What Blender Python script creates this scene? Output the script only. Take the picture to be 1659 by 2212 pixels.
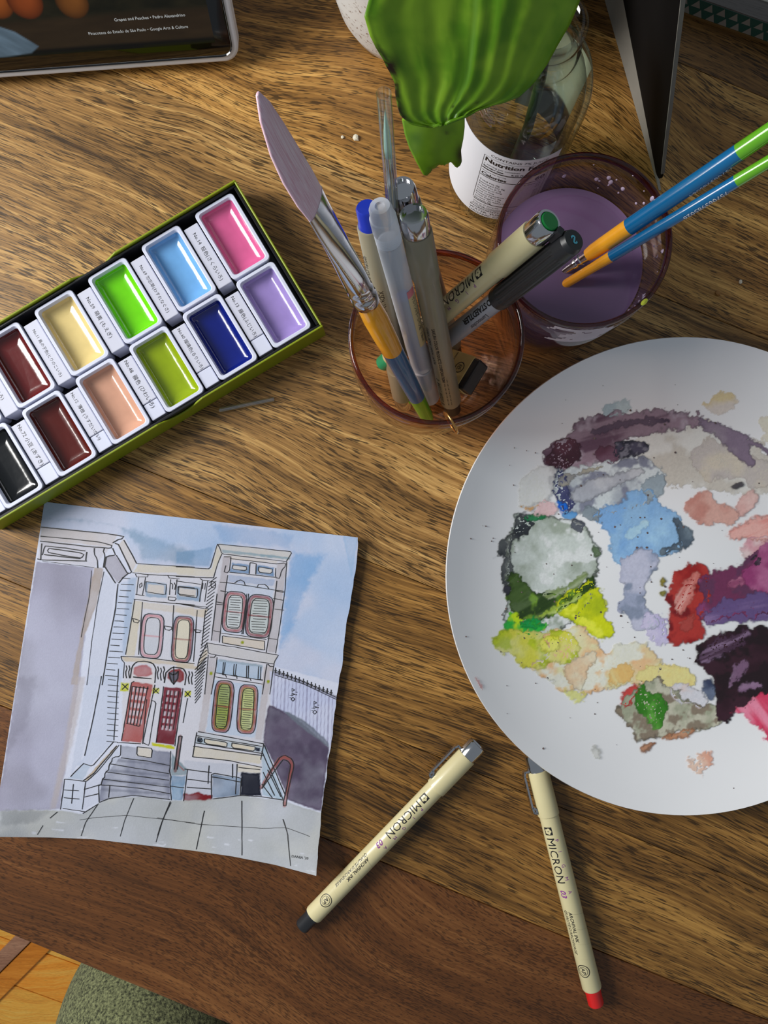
import bpy, bmesh, math, random
import numpy as np
from mathutils import Vector, Matrix

# ------------------------------------------------------------------ scene, camera, light
for o in list(bpy.data.objects):
    bpy.data.objects.remove(o, do_unlink=True)
scene = bpy.context.scene
COL = scene.collection
random.seed(7)

H = 0.43                      # camera height over the table top (m)
F = 1725.0                    # focal length in pixels of the 1659 x 2212 frame
CX, CY = 829.5, 1106.0

cam_data = bpy.data.cameras.new('camera')
cam_data.sensor_fit = 'VERTICAL'
cam_data.sensor_height = 24.0
cam_data.lens = 24.0 * F / 2212.0
cam_data.clip_start = 0.01
cam_data.clip_end = 20
cam = bpy.data.objects.new('camera', cam_data)
cam.location = (0, 0, H)
COL.objects.link(cam)
scene.camera = cam

world = bpy.data.worlds.new('room_light')
scene.world = world
world.use_nodes = True
bg = world.node_tree.nodes['Background']
bg.inputs[0].default_value = (0.80, 0.90, 1.0, 1)
bg.inputs[1].default_value = 0.24

def area_light(name, loc, target, sx, sy, power, color):
    l = bpy.data.lights.new(name, 'AREA')
    l.shape = 'RECTANGLE'; l.size = sx; l.size_y = sy
    l.energy = power; l.color = color
    o = bpy.data.objects.new(name, l)
    o.location = loc
    d = Vector(target) - Vector(loc)
    o.rotation_euler = d.to_track_quat('-Z', 'Y').to_euler()
    COL.objects.link(o)
    return o
area_light('window_light', (-0.90, 0.18, 0.64), (-0.05, 0.02, 0.0), 0.45, 0.55, 15.5, (1.0, 0.985, 0.95))

vs = scene.view_settings
vs.view_transform = 'Standard'
vs.look = 'None'
vs.exposure = 0.0
vs.gamma = 1.0
vs.use_curve_mapping = False

# ------------------------------------------------------------------ helpers
def P(px, py, z=0.0):
    k = (H - z) / F
    return Vector(((px - CX) * k, -(py - CY) * k, z))

def lin1(c):
    c = c / 255.0
    return c / 12.92 if c <= 0.04045 else ((c + 0.055) / 1.055) ** 2.4
def lin(c, g=1.0):
    return tuple(min(0.92, lin1(v) * g) for v in c)

ROOTM = {}
def root(name, label, cat, loc=(0, 0, 0), mat4=None, group=None):
    o = bpy.data.objects.new(name, None)
    o.empty_display_size = 0.01
    M = mat4 if mat4 is not None else Matrix.Translation(Vector(loc))
    o.matrix_world = M
    o['label'] = label; o['category'] = cat
    if group: o['group'] = group
    COL.objects.link(o)
    ROOTM[o] = M
    return o

def tag(o, label, cat=None, group=None):
    o['label'] = label
    if cat: o['category'] = cat
    if group: o['group'] = group
    return o

def mobj(name, verts, faces, mat, parent=None, world=False, smooth=False, cols=None, label=None, auto=None):
    if parent is not None and world:
        Mi = ROOTM[parent].inverted()
        verts = [Mi @ Vector(v) for v in verts]
    me = bpy.data.meshes.new(name)
    me.from_pydata([tuple(v) for v in verts], [], faces)
    if smooth:
        me.polygons.foreach_set('use_smooth', [True] * len(me.polygons))
    if cols is not None:
        a = me.color_attributes.new('Col', 'FLOAT_COLOR', 'POINT')
        c = np.asarray(cols, dtype=np.float32)
        if c.shape[1] == 3:
            c = np.hstack([c, np.ones((len(c), 1), np.float32)])
        a.data.foreach_set('color', c.ravel())
    me.update()
    if mat is not None:
        me.materials.append(mat)
    o = bpy.data.objects.new(name, me)
    COL.objects.link(o)
    if parent is not None:
        o.parent = parent
        ROOTM[o] = ROOTM[parent]
    if label: o['label'] = label
    if auto is not None:
        try:
            me.set_sharp_from_angle(angle=math.radians(auto))
        except Exception:
            pass
    return o

class MB:
    def __init__(s): s.v = []; s.f = []
    def add(s, v, f):
        n = len(s.v); s.v += [Vector(q) for q in v]; s.f += [tuple(i + n for i in q) for q in f]
        return s
    def tf(s, M):
        s.v = [M @ q for q in s.v]; return s
    def build(s, name, mat, parent=None, **k):
        return mobj(name, s.v, s.f, mat, parent, **k)

def lathe(prof, seg=32, cap0=True, cap1=True, a0=0.0, a1=2 * math.pi):
    v = []; f = []
    full = abs(a1 - a0 - 2 * math.pi) < 1e-6
    n = seg if full else seg + 1
    for r, z in prof:
        for i in range(n):
            a = a0 + (a1 - a0) * i / seg
            v.append((r * math.cos(a), r * math.sin(a), z))
    for j in range(len(prof) - 1):
        for i in range(seg):
            i2 = (i + 1) % n
            f.append((j * n + i, j * n + i2, (j + 1) * n + i2, (j + 1) * n + i))
    if full and cap0 and prof[0][0] > 1e-6: f.append(tuple(range(n - 1, -1, -1)))
    if full and cap1 and prof[-1][0] > 1e-6: f.append(tuple((len(prof) - 1) * n + i for i in range(n)))
    return v, f

def boxv(x0, x1, y0, y1, z0, z1):
    v = [(x0, y0, z0), (x1, y0, z0), (x1, y1, z0), (x0, y1, z0), (x0, y0, z1), (x1, y0, z1), (x1, y1, z1), (x0, y1, z1)]
    f = [(3, 2, 1, 0), (4, 5, 6, 7), (0, 1, 5, 4), (1, 2, 6, 5), (2, 3, 7, 6), (3, 0, 4, 7)]
    return v, f

def bevel(o, w, seg=2, angle=30):
    m = o.modifiers.new('bevel', 'BEVEL'); m.width = w; m.segments = seg
    m.limit_method = 'ANGLE'; m.angle_limit = math.radians(angle)
    return o

def tube(path, radii, seg=12, closed=False, caps=True, flat=None):
    """sweep of circles along a path; flat = (sx, sy, xdir) squashes it"""
    pts = [Vector(p) for p in path]
    n = len(pts)
    if not hasattr(radii, '__len__'): radii = [radii] * n
    v = []; f = []
    t0 = (pts[1] - pts[0]).normalized()
    ref = Vector((0, 0, 1)) if abs(t0.z) < 0.9 else Vector((0, 1, 0))
    x = t0.cross(ref).normalized()
    for i, p in enumerate(pts):
        if closed: t = (pts[(i + 1) % n] - pts[i - 1]).normalized()
        elif i == 0: t = (pts[1] - pts[0]).normalized()
        elif i == n - 1: t = (pts[-1] - pts[-2]).normalized()
        else: t = (pts[i + 1] - pts[i - 1]).normalized()
        x = (x - t * x.dot(t)).normalized(); y = t.cross(x)
        for k in range(seg):
            a = 2 * math.pi * k / seg
            v.append(p + (x * math.cos(a) + y * math.sin(a)) * radii[i])
    m = n if closed else n - 1
    for i in range(m):
        j = (i + 1) % n
        for k in range(seg):
            k2 = (k + 1) % seg
            f.append((i * seg + k, i * seg + k2, j * seg + k2, j * seg + k))
    if caps and not closed:
        f.append(tuple(range(seg - 1, -1, -1)))
        f.append(tuple((n - 1) * seg + k for k in range(seg)))
    return v, f

def axis_matrix(a, b, up=None):
    """matrix whose local z runs from a to b; local y leans to `up`"""
    a = Vector(a); b = Vector(b)
    z = (b - a).normalized()
    u = Vector(up) if up is not None else Vector((0, 0, 1))
    y = (u - z * u.dot(z)).normalized()
    x = y.cross(z)
    M = Matrix(((x.x, y.x, z.x, a.x), (x.y, y.y, z.y, a.y), (x.z, y.z, z.z, a.z), (0, 0, 0, 1)))
    return M

def top_z(a, bpx, L, guess=0.12):
    """height z at which pixel bpx lies at distance L from point a"""
    lo, hi = a[2], 0.40
    best = None
    for i in range(400):
        z = a[2] + (0.3 - a[2]) * i / 400
        d = (P(bpx[0], bpx[1], z) - Vector(a)).length
        if best is None or abs(d - L) < best[0]: 
            if z > 0.05: best = (abs(d - L), z) if best is None or abs(d - L) < best[0] else best
    return best[1]

# ------------------------------------------------------------------ numpy noise and painting tools
_tabs = {}
def vnoise(x, y, seed=0):
    if seed not in _tabs: _tabs[seed] = np.random.RandomState(seed).rand(256, 256)
    T = _tabs[seed]
    xi = np.floor(x).astype(int); yi = np.floor(y).astype(int)
    fx = x - xi; fy = y - yi
    fx = fx * fx * (3 - 2 * fx); fy = fy * fy * (3 - 2 * fy)
    a = T[xi & 255, yi & 255]; b = T[(xi + 1) & 255, yi & 255]
    c = T[xi & 255, (yi + 1) & 255]; d = T[(xi + 1) & 255, (yi + 1) & 255]
    return (a * (1 - fx) + b * fx) * (1 - fy) + (c * (1 - fx) + d * fx) * fy
def fbm(x, y, seed=0, octv=4):
    s = 0; a = 0.5; t = 0
    for i in range(octv):
        s = s + a * vnoise(x * 2 ** i + 17.3 * i, y * 2 ** i + 5.1 * i, seed + i); t += a; a *= 0.5
    return s / t
def sdf(X, Y, poly):
    """signed distance (negative inside) of points to a polygon"""
    p = np.asarray(poly, float); n = len(p)
    d = np.full(X.shape, 1e18); inside = np.zeros(X.shape, bool)
    for i in range(n):
        ax, ay = p[i]; bx, by = p[(i + 1) % n]
        ex, ey = bx - ax, by - ay
        wx, wy = X - ax, Y - ay
        t = np.clip((wx * ex + wy * ey) / (ex * ex + ey * ey + 1e-12), 0, 1)
        d = np.minimum(d, (wx - ex * t) ** 2 + (wy - ey * t) ** 2)
        c = ((ay <= Y) & (by > Y)) | ((by <= Y) & (ay > Y))
        xs = ax + (Y - ay) / (by - ay + (1e-12 if by == ay else 0)) * ex
        inside ^= c & (X < xs)
    d = np.sqrt(d)
    return np.where(inside, -d, d)
def sstep(a, b, x):
    t = np.clip((x - a) / (b - a), 0, 1)
    return t * t * (3 - 2 * t)
def smooth_poly(poly, it=2):
    p = [tuple(q) for q in poly]
    for _ in range(it):
        r = []
        for i in range(len(p)):
            a = p[i]; b = p[(i + 1) % len(p)]
            r.append((a[0] * .75 + b[0] * .25, a[1] * .75 + b[1] * .25))
            r.append((a[0] * .25 + b[0] * .75, a[1] * .25 + b[1] * .75))
        p = r
    return p

# ------------------------------------------------------------------ materials
def newmat(name):
    m = bpy.data.materials.new(name); m.use_nodes = True
    nt = m.node_tree
    b = nt.nodes['Principled BSDF']
    return m, nt, b
def N(nt, t, **k):
    n = nt.nodes.new(t)
    for a, v in k.items():
        if a.startswith('i_'):
            n.inputs[a[2:].replace('_', ' ')].default_value = v
        else: setattr(n, a, v)
    return n

def plain(name, rgb, rough=0.5, metal=0.0, var=0.06, scale=60.0, bump=0.0, bscale=400.0, coat=0.0, spec=0.5, gain=1.25, sss=0.0, emit=0.0):
    """painted / moulded surface with slight mottling"""
    m, nt, b = newmat(name)
    c = lin(rgb, gain if metal < 0.5 else 1.0)
    tc = N(nt, 'ShaderNodeTexCoord')
    n = N(nt, 'ShaderNodeTexNoise'); n.inputs['Scale'].default_value = scale; n.inputs['Detail'].default_value = 3
    nt.links.new(tc.outputs['Object'], n.inputs['Vector'])
    r = N(nt, 'ShaderNodeValToRGB')
    r.color_ramp.elements[0].position = 0.3; r.color_ramp.elements[1].position = 0.7
    r.color_ramp.elements[0].color = tuple(max(0, v * (1 - var)) for v in c) + (1,)
    r.color_ramp.elements[1].color = tuple(min(1, v * (1 + var)) for v in c) + (1,)
    nt.links.new(n.outputs['Fac'], r.inputs['Fac'])
    nt.links.new(r.outputs['Color'], b.inputs['Base Color'])
    b.inputs['Roughness'].default_value = rough
    b.inputs['Metallic'].default_value = metal
    b.inputs['Specular IOR Level'].default_value = spec
    b.inputs['Coat Weight'].default_value = coat
    if sss:
        b.inputs['Subsurface Weight'].default_value = sss
        b.inputs['Subsurface Radius'].default_value = (0.002, 0.002, 0.002)
    if bump:
        n2 = N(nt, 'ShaderNodeTexNoise'); n2.inputs['Scale'].default_value = bscale
        nt.links.new(tc.outputs['Object'], n2.inputs['Vector'])
        bp = N(nt, 'ShaderNodeBump'); bp.inputs['Strength'].default_value = bump; bp.inputs['Distance'].default_value = 0.0005
        nt.links.new(n2.outputs['Fac'], bp.inputs['Height'])
        nt.links.new(bp.outputs['Normal'], b.inputs['Normal'])
    if emit:
        nt.links.new(r.outputs['Color'], b.inputs['Emission Color'])
        b.inputs['Emission Strength'].default_value = emit
    return m

def glassy(name, tint, gloss=0.05, refl=1.0, rough=0.02):
    """thin clear wall: tinted see-through plus mirror reflection that grows to grazing angles"""
    m, nt, b = newmat(name)
    nt.nodes.remove(b)
    out = nt.nodes['Material Output']
    tr = N(nt, 'ShaderNodeBsdfTransparent'); tr.inputs[0].default_value = tuple(tint) + (1,)
    gl = N(nt, 'ShaderNodeBsdfGlossy'); gl.inputs['Roughness'].default_value = rough
    lw = N(nt, 'ShaderNodeLayerWeight'); lw.inputs['Blend'].default_value = 0.5
    pw = N(nt, 'ShaderNodeMath', operation='POWER'); pw.inputs[1].default_value = 4.0
    ml = N(nt, 'ShaderNodeMath', operation='MULTIPLY_ADD'); ml.inputs[1].default_value = 0.75 * refl; ml.inputs[2].default_value = gloss
    mx = N(nt, 'ShaderNodeMixShader')
    nt.links.new(lw.outputs['Facing'], pw.inputs[0]); nt.links.new(pw.outputs[0], ml.inputs[0])
    nt.links.new(ml.outputs[0], mx.inputs[0]); nt.links.new(tr.outputs[0], mx.inputs[1]); nt.links.new(gl.outputs[0], mx.inputs[2])
    nt.links.new(mx.outputs[0], out.inputs['Surface'])
    return m

def vcol(name, rough=0.6, coat=0.0, alpha=False, bump=0.0, bscale=900.0, emit=0.0, spec=0.5):
    m, nt, b = newmat(name)
    a = N(nt, 'ShaderNodeAttribute', attribute_name='Col')
    nt.links.new(a.outputs['Color'], b.inputs['Base Color'])
    if alpha: nt.links.new(a.outputs['Alpha'], b.inputs['Alpha'])
    b.inputs['Roughness'].default_value = rough
    b.inputs['Coat Weight'].default_value = coat
    b.inputs['Specular IOR Level'].default_value = spec
    if emit:
        nt.links.new(a.outputs['Color'], b.inputs['Emission Color']); b.inputs['Emission Strength'].default_value = emit
    if bump:
        tc = N(nt, 'ShaderNodeTexCoord')
        n2 = N(nt, 'ShaderNodeTexNoise'); n2.inputs['Scale'].default_value = bscale
        nt.links.new(tc.outputs['Object'], n2.inputs['Vector'])
        bp = N(nt, 'ShaderNodeBump'); bp.inputs['Strength'].default_value = bump; bp.inputs['Distance'].default_value = 0.0004
        nt.links.new(n2.outputs['Fac'], bp.inputs['Height']); nt.links.new(bp.outputs['Normal'], b.inputs['Normal'])
    return m

def wood(name, dark, mid, light, pore=0.7, off=(0, 0, 0), warp=0.03, rough=0.42, band=1.0, gain=1.3, streak=1.0, porelen=1.0, wfreq=5.0, porecol=0.12, fine=0.7):
    m, nt, b = newmat(name)
    L = nt.links.new
    tc = N(nt, 'ShaderNodeTexCoord')
    ad = N(nt, 'ShaderNodeVectorMath', operation='ADD'); ad.inputs[1].default_value = off
    L(tc.outputs['Object'], ad.inputs[0])
    # slow swirl of the grain
    mp0 = N(nt, 'ShaderNodeMapping'); mp0.inputs['Scale'].default_value = (wfreq, wfreq * 1.3, 1)
    L(ad.outputs[0], mp0.inputs['Vector'])
    nw = N(nt, 'ShaderNodeTexNoise'); nw.inputs['Scale'].default_value = 1.0; nw.inputs['Detail'].default_value = 2.0; nw.inputs['Roughness'].default_value = 0.4
    L(mp0.outputs[0], nw.inputs['Vector'])
    sb = N(nt, 'ShaderNodeMath', operation='SUBTRACT'); sb.inputs[1].default_value = 0.5; L(nw.outputs['Fac'], sb.inputs[0])
    mu = N(nt, 'ShaderNodeMath', operation='MULTIPLY'); mu.inputs[1].default_value = warp; L(sb.outputs[0], mu.inputs[0])
    cb = N(nt, 'ShaderNodeCombineXYZ'); L(mu.outputs[0], cb.inputs['Y'])
    a2 = N(nt, 'ShaderNodeVectorMath', operation='ADD'); L(ad.outputs[0], a2.inputs[0]); L(cb.outputs[0], a2.inputs[1])
    def stretched(sx, sy, detail=4.0, rgh=0.55):
        mp = N(nt, 'ShaderNodeMapping'); mp.inputs['Scale'].default_value = (sx, sy, 1); L(a2.outputs[0], mp.inputs['Vector'])
        n = N(nt, 'ShaderNodeTexNoise'); n.inputs['Scale'].default_value = 1.0; n.inputs['Detail'].default_value = detail; n.inputs['Roughness'].default_value = rgh
        L(mp.outputs[0], n.inputs['Vector']); return n
    g1 = stretched(6, 130, 6.0, 0.66)
    g2 = stretched(5, 26, 2.0, 0.5)
    g3 = stretched(24, 900, 3.0, 0.65)
    mxg = N(nt, 'ShaderNodeMix', data_type='FLOAT'); mxg.inputs['Factor'].default_value = 0.42 * band
    L(g1.outputs['Fac'], mxg.inputs[2]); L(g2.outputs['Fac'], mxg.inputs[3])
    mxh = N(nt, 'ShaderNodeMix', data_type='FLOAT'); mxh.inputs['Factor'].default_value = 0.5 * fine
    L(mxg.outputs[0], mxh.inputs[2]); L(g3.outputs['Fac'], mxh.inputs[3])
    r = N(nt, 'ShaderNodeValToRGB'); e = r.color_ramp.elements
    e[0].position = 0.5 - 0.17 / streak; e[0].color = lin(dark, gain) + (1,)
    e[1].position = 0.5 + 0.17 / streak; e[1].color = lin(light, gain) + (1,)
    em = e.new(0.5); em.color = lin(mid, gain) + (1,)
    L(mxh.outputs[0], r.inputs['Fac'])
    # dark open pores: short dashes along the grain
    p1 = stretched(150 / porelen, 1600, 1.5, 0.5)
    p2 = stretched(18, 60, 2.0, 0.5)
    th = N(nt, 'ShaderNodeMath', operation='MULTIPLY_ADD'); th.inputs[1].default_value = 0.30; L(p2.outputs['Fac'], th.inputs[0]); th.inputs[2].default_value = -0.15
    sm = N(nt, 'ShaderNodeMath', operation='ADD'); L(p1.outputs['Fac'], sm.inputs[0]); L(th.outputs[0], sm.inputs[1])
    pr = N(nt, 'ShaderNodeValToRGB'); pe = pr.color_ramp.elements
    pe[0].position = 0.53; pe[0].color = (0, 0, 0, 1); pe[1].position = 0.63; pe[1].color = (1, 1, 1, 1)
    L(sm.outputs[0], pr.inputs['Fac'])
    pm = N(nt, 'ShaderNodeMath', operation='MULTIPLY'); pm.inputs[1].default_value = pore; L(pr.outputs['Color'], pm.inputs[0])
    mc = N(nt, 'ShaderNodeMix', data_type='RGBA'); L(pm.outputs[0], mc.inputs['Factor']); L(r.outputs['Color'], mc.inputs[6])
    mc.inputs[7].default_value = tuple(v * porecol for v in lin(mid, gain)) + (1,)
    L(mc.outputs[2], b.inputs['Base Color'])
    b.inputs['Roughness'].default_value = rough
    b.inputs['Specular IOR Level'].default_value = 0.4
    bp = N(nt, 'ShaderNodeBump'); bp.inputs['Strength'].default_value = 0.12; bp.inputs['Distance'].default_value = 0.0002; bp.invert = True
    L(pm.outputs[0], bp.inputs['Height']); L(bp.outputs['Normal'], b.inputs['Normal'])
    return m

M = {}
M['porcelain'] = plain('porcelain', (240, 241, 244), rough=0.22, var=0.015, scale=20, coat=0.4, gain=1.0)
M['chrome'] = plain('polished_chrome', (205, 205, 208), rough=0.12, metal=1.0, var=0.02)
M['gold'] = plain('gold_wire', (214, 160, 92), rough=0.22, metal=1.0, var=0.03)
M['beige'] = plain('beige_plastic', (203, 193, 150), rough=0.32, var=0.02, coat=0.3, gain=1.1)
M['beige_grey'] = plain('grey_beige_plastic', (138, 131, 110), rough=0.35, var=0.02, coat=0.2, gain=1.1)
M['ink'] = plain('black_print', (22, 21, 24), rough=0.5, var=0.02, gain=1.0)
M['violet_print'] = plain('violet_print', (120, 40, 130), rough=0.5, var=0.02)
M['white_print'] = plain('white_print', (225, 230, 235), rough=0.5, var=0.02, gain=1.0)
M['grey_print'] = plain('grey_print', (70, 68, 72), rough=0.6, var=0.02, gain=1.0)
M['black_plastic'] = plain('black_plastic', (34, 35, 38), rough=0.35, var=0.03, gain=1.0)
M['red_plastic'] = plain('red_plastic', (205, 30, 28), rough=0.35, var=0.03)
M['blue_plastic'] = plain('blue_plastic', (22, 42, 150), rough=0.3, var=0.03, coat=0.3)
M['teal_plastic'] = plain('teal_plastic', (10, 150, 105), rough=0.3, var=0.03, coat=0.3)
M['green_plastic'] = plain('green_plastic', (20, 110, 50), rough=0.3, var=0.03)
M['lacquer_orange'] = plain('orange_lacquer', (228, 156, 36), rough=0.22, var=0.06, scale=150, coat=0.6, gain=1.2)
M['lacquer_blue'] = plain('blue_lacquer', (6, 92, 142), rough=0.2, var=0.03, coat=0.6, gain=1.2)
M['lacquer_green'] = plain('green_lacquer', (92, 160, 30), rough=0.2, var=0.03, coat=0.6, gain=1.2)

# ------------------------------------------------------------------ floor
FZ = -0.74
fl = mobj('floor', *boxv(-2.2, 2.2, -2.2, 2.2, FZ - 0.04, FZ - 0.004),
          wood('oak_subfloor', (120, 74, 28), (168, 108, 44), (196, 138, 66), pore=0.4, gain=1.2))
fl['kind'] = 'structure'
ROOTM[fl] = Matrix.Identity(4)
oaks = [wood('oak_board_%d' % i, d, m, l, pore=0.35, off=(i * 3.1, i * 1.7, 0), warp=0.05, rough=0.3, gain=1.5, wfreq=7, porecol=0.5)  # sunlight on the floor is put into these bright board colours
        for i, (d, m, l) in enumerate([((172, 96, 26), (206, 132, 42), (228, 164, 76)),
                                       ((160, 88, 24), (196, 122, 40), (216, 148, 64)),
                                       ((186, 112, 36), (218, 150, 60), (236, 176, 92))])]
ca, sa = math.cos(math.radians(-20)), math.sin(math.radians(-20))
bc = P(60, 2140, 0) * (1.17 / 0.43); bcx, bcy = bc.x, bc.y
Rb = Matrix(((ca, -sa, 0, bcx), (sa, ca, 0, bcy), (0, 0, 1, 0), (0, 0, 0, 1)))
board_meshes = {}
for i in range(-8, 9):
    for j in range(-1, 2):
        x0 = j * 0.62 + (i * 0.227 % 0.62) - 0.31
        v, f = boxv(x0 + .0006, x0 + .6194, i * 0.06 + 0.0006, i * 0.06 + 0.0594, FZ - 0.004, FZ)
        o = mobj('floor_board', [Rb @ Vector(q) for q in v], f, oaks[(i * 2 + j * 5) % 3], fl)
        bevel(o, 0.0008, 1)
c45 = math.sqrt(0.5)
walnut = wood('walnut_inlay', (92, 58, 40), (150, 108, 84), (178, 136, 108), pore=0.3, off=(9, 2, 0), gain=1.3, rough=0.3)
honey = wood('honey_inlay', (150, 84, 20), (180, 108, 30), (205, 136, 52), pore=0.2, off=(4, 8, 0), gain=1.5, rough=0.22)
def inlay(vpx0, vpx1, mat, z, label):
    k = 1.17 / F
    # v axis runs to the lower right of the plan, u along the strip
    o0 = (CX + CY) * c45
    v0, v1 = (vpx0 - o0) * k, (vpx1 - o0) * k
    vs_ = []
    for zz in (FZ - 0.002, FZ + z):
        for (u, v) in ((-1.7, v0), (0.25, v0), (0.25, v1), (-1.7, v1)):
            vs_.append((c45 * u + c45 * v, c45 * u - c45 * v, zz))
    o = mobj('inlay_strip', vs_, [(3, 2, 1, 0), (4, 5, 6, 7), (0, 1, 5, 4), (1, 2, 6, 5), (2, 3, 7, 6), (3, 0, 4, 7)], mat, fl)
    o['label'] = label
    bevel(o, 0.001, 2)
inlay(1452, 1484, walnut, 0.010, 'pinkish brown strip let into the floor')
inlay(1486, 1526, honey, 0.006, 'glossy honey coloured strip beside the brown strip')

# ------------------------------------------------------------------ table of glued planks
TH = math.radians(-22.3)
T0 = P(240, 2110, 0)
TM = Matrix.Translation(T0) @ Matrix.Rotation(TH, 4, 'Z')
table = root('table', 'brown wooden table of glued planks with streaky grain', 'table', mat4=Matrix.Translation((T0.x, T0.y, FZ)) @ Matrix.Rotation(TH, 4, 'Z'))
mmk = 0.9252 / 4.012 / 1000
def yofs(y0): return (2011.6 - y0) * mmk
joints = [0.0, yofs(1523), yofs(1247), yofs(886), yofs(54), yofs(-467), yofs(-1000), yofs(-1500)]
pl = [dict(dark=(50, 28, 11), mid=(88, 52, 23), light=(122, 80, 42), pore=0.6, off=(0.3, 0, 0), warp=0.07, wfreq=4, streak=1.0, porelen=0.5, band=1.0),
      dict(dark=(48, 30, 10), mid=(114, 79, 35), light=(166, 124, 62), pore=0.85, off=(2.7, 5, 0), warp=0.04, streak=1.25, porelen=1.3),
      dict(dark=(52, 32, 11), mid=(122, 86, 39), light=(180, 135, 70), pore=0.85, off=(8.1, 1.2, 0), warp=0.03, streak=1.3, porelen=1.7),
      dict(dark=(58, 38, 16), mid=(138, 102, 55), light=(204, 165, 102), pore=0.9, off=(5.2, 9.3, 0), warp=0.075, wfreq=4.5, streak=1.3, porelen=1.3),
      dict(dark=(68, 42, 16), mid=(146, 104, 50), light=(206, 160, 90), pore=0.85, off=(12.4, 3.1, 0), warp=0.09, wfreq=5, streak=1.25),
      dict(dark=(44, 26, 10), mid=(100, 68, 31), light=(148, 106, 54), pore=0.85, off=(1.4, 13.1, 0), warp=0.05, streak=1.3),  # this plank and the next: shade at the far end put into the colour
      dict(dark=(44, 26, 10), mid=(96, 64, 30), light=(140, 100, 54), pore=0.85, off=(21.4, 3.1, 0), warp=0.05, streak=1.3)]
for i in range(len(joints) - 1):
    m = wood('table_wood_%d' % i, **pl[i])
    h = 0.74 + (0.0, -0.0001, 0.0, -0.00015, 0.0, -0.0001, 0.0)[i]
    v, f = boxv(-0.85, 0.95, joints[i] + 0.00012, joints[i + 1] - 0.00012, 0.74 - 0.026, h)
    o = mobj('plank', v, f, m, table)
    bevel(o, 0.0016 if i == 0 else 0.0003, 2)
legm = wood('table_leg_wood', (58, 34, 14), (100, 66, 30), (140, 98, 50), off=(3, 3, 3))
yb = joints[-1]
for x in (-0.80, 0.84):
    for y in (0.10, yb - 0.10):
        o = mobj('table_leg', *boxv(x, x + 0.06, y, y + 0.06, 0.0, 0.712), legm, table); bevel(o, 0.004)
for (x0, x1, y0, y1) in ((-0.74, 0.84, 0.115, 0.137), (-0.74, 0.84, yb - 0.077, yb - 0.055), (-0.785, -0.763, 0.16, yb - 0.10), (0.857, 0.879, 0.16, yb - 0.10)):
    o = mobj('apron', *boxv(x0, x1, y0, y1, 0.64, 0.7135), legm, table); bevel(o, 0.002)

# ------------------------------------------------------------------ seated person's leg below the table edge
def fabric(name, rgb, rgb2):
    m, nt, b = newmat(name); L = nt.links.new
    tc = N(nt, 'ShaderNodeTexCoord')
    n = N(nt, 'ShaderNodeTexNoise'); n.inputs['Scale'].default_value = 520; n.inputs['Detail'].default_value = 3; n.inputs['Roughness'].default_value = 0.7
    L(tc.outputs['Object'], n.inputs['Vector'])
    r = N(nt, 'ShaderNodeValToRGB'); e = r.color_ramp.elements
    e[0].position = 0.36; e[0].color = lin(rgb, 1.2) + (1,); e[1].position = 0.68; e[1].color = lin(rgb2, 1.3) + (1,)
    L(n.outputs['Fac'], r.inputs['Fac']); L(r.outputs['Color'], b.inputs['Base Color'])
    b.inputs['Roughness'].default_value = 0.95
    b.inputs['Sheen Weight'].default_value = 0.08
    bp = N(nt, 'ShaderNodeBump'); bp.inputs['Strength'].default_value = 0.6; bp.inputs['Distance'].default_value = 0.0012
    L(n.outputs['Fac'], bp.inputs['Height']); L(bp.outputs['Normal'], b.inputs['Normal'])
    return m
knee = P(298, 2262, -0.145)
hip = Vector((knee.x + 0.20, knee.y - 0.40, -0.19))
ank = Vector((knee.x + 0.02, knee.y + 0.03, FZ + 0.09))
toe = Vector((ank.x - 0.03, ank.y + 0.15, FZ + 0.032))
pts = []; rad = []
def seg(a, b, ra, rb, n, skip=0):
    for i in range(skip, n):
        t = i / (n - 1); pts.append(a.lerp(b, t)); rad.append(ra + (rb - ra) * t)
k1 = knee + (hip - knee).normalized() * 0.05; k2 = knee + (ank - knee).normalized() * 0.055
seg(hip, k1, 0.092, 0.074, 34)
for i in range(1, 16):       # rounded knee
    t = i / 16; p = k1.lerp(knee, t).lerp(knee.lerp(k2, t), t); pts.append(p); rad.append(0.074 - 0.006 * t)
seg(k2, ank, 0.068, 0.044, 34, 0)
lv, lf = tube(pts, rad, seg=64)
lv2 = []
for q in lv:
    n1 = fbm(np.array([q.x * 14 + 40]), np.array([q.y * 14 + q.z * 9 + 50]), 31, 3)[0] - 0.5
    n2 = 1 - abs(2 * fbm(np.array([q.x * 16 + q.y * 10 + 30]), np.array([q.z * 5 - q.y * 4 + 20]), 37, 2)[0] - 1) * 3
    lv2.append(q + Vector((0.4 * n1, 0.4 * n1, 0.7)).normalized() * (0.014 * n1) + Vector((0, 0, 0.006 * max(0, n2))))
person = root('person', 'bent knee of a seated person in fuzzy olive green trousers below the table edge', 'person', loc=(ank.x, ank.y, FZ))
mobj('trouser_leg', lv2, lf, fabric('olive_fleece', (34, 38, 22), (122, 126, 88)), person, world=True, smooth=True)
fv, ff = tube([ank + Vector((0, -0.045, 0.0)), ank + Vector((0, -0.03, -0.045)), ank.lerp(toe, 0.4) + Vector((0, 0, -0.02)), toe + Vector((0, -0.03, 0)), toe], [0.03, 0.042, 0.042, 0.034, 0.014], seg=16)
fv = [Vector((q.x, q.y, max(q.z, FZ + 0.0005))) for q in fv]
mobj('sock', fv, ff, plain('grey_sock', (90, 90, 92), rough=0.95, bump=0.4), person, world=True, smooth=True)

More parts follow.
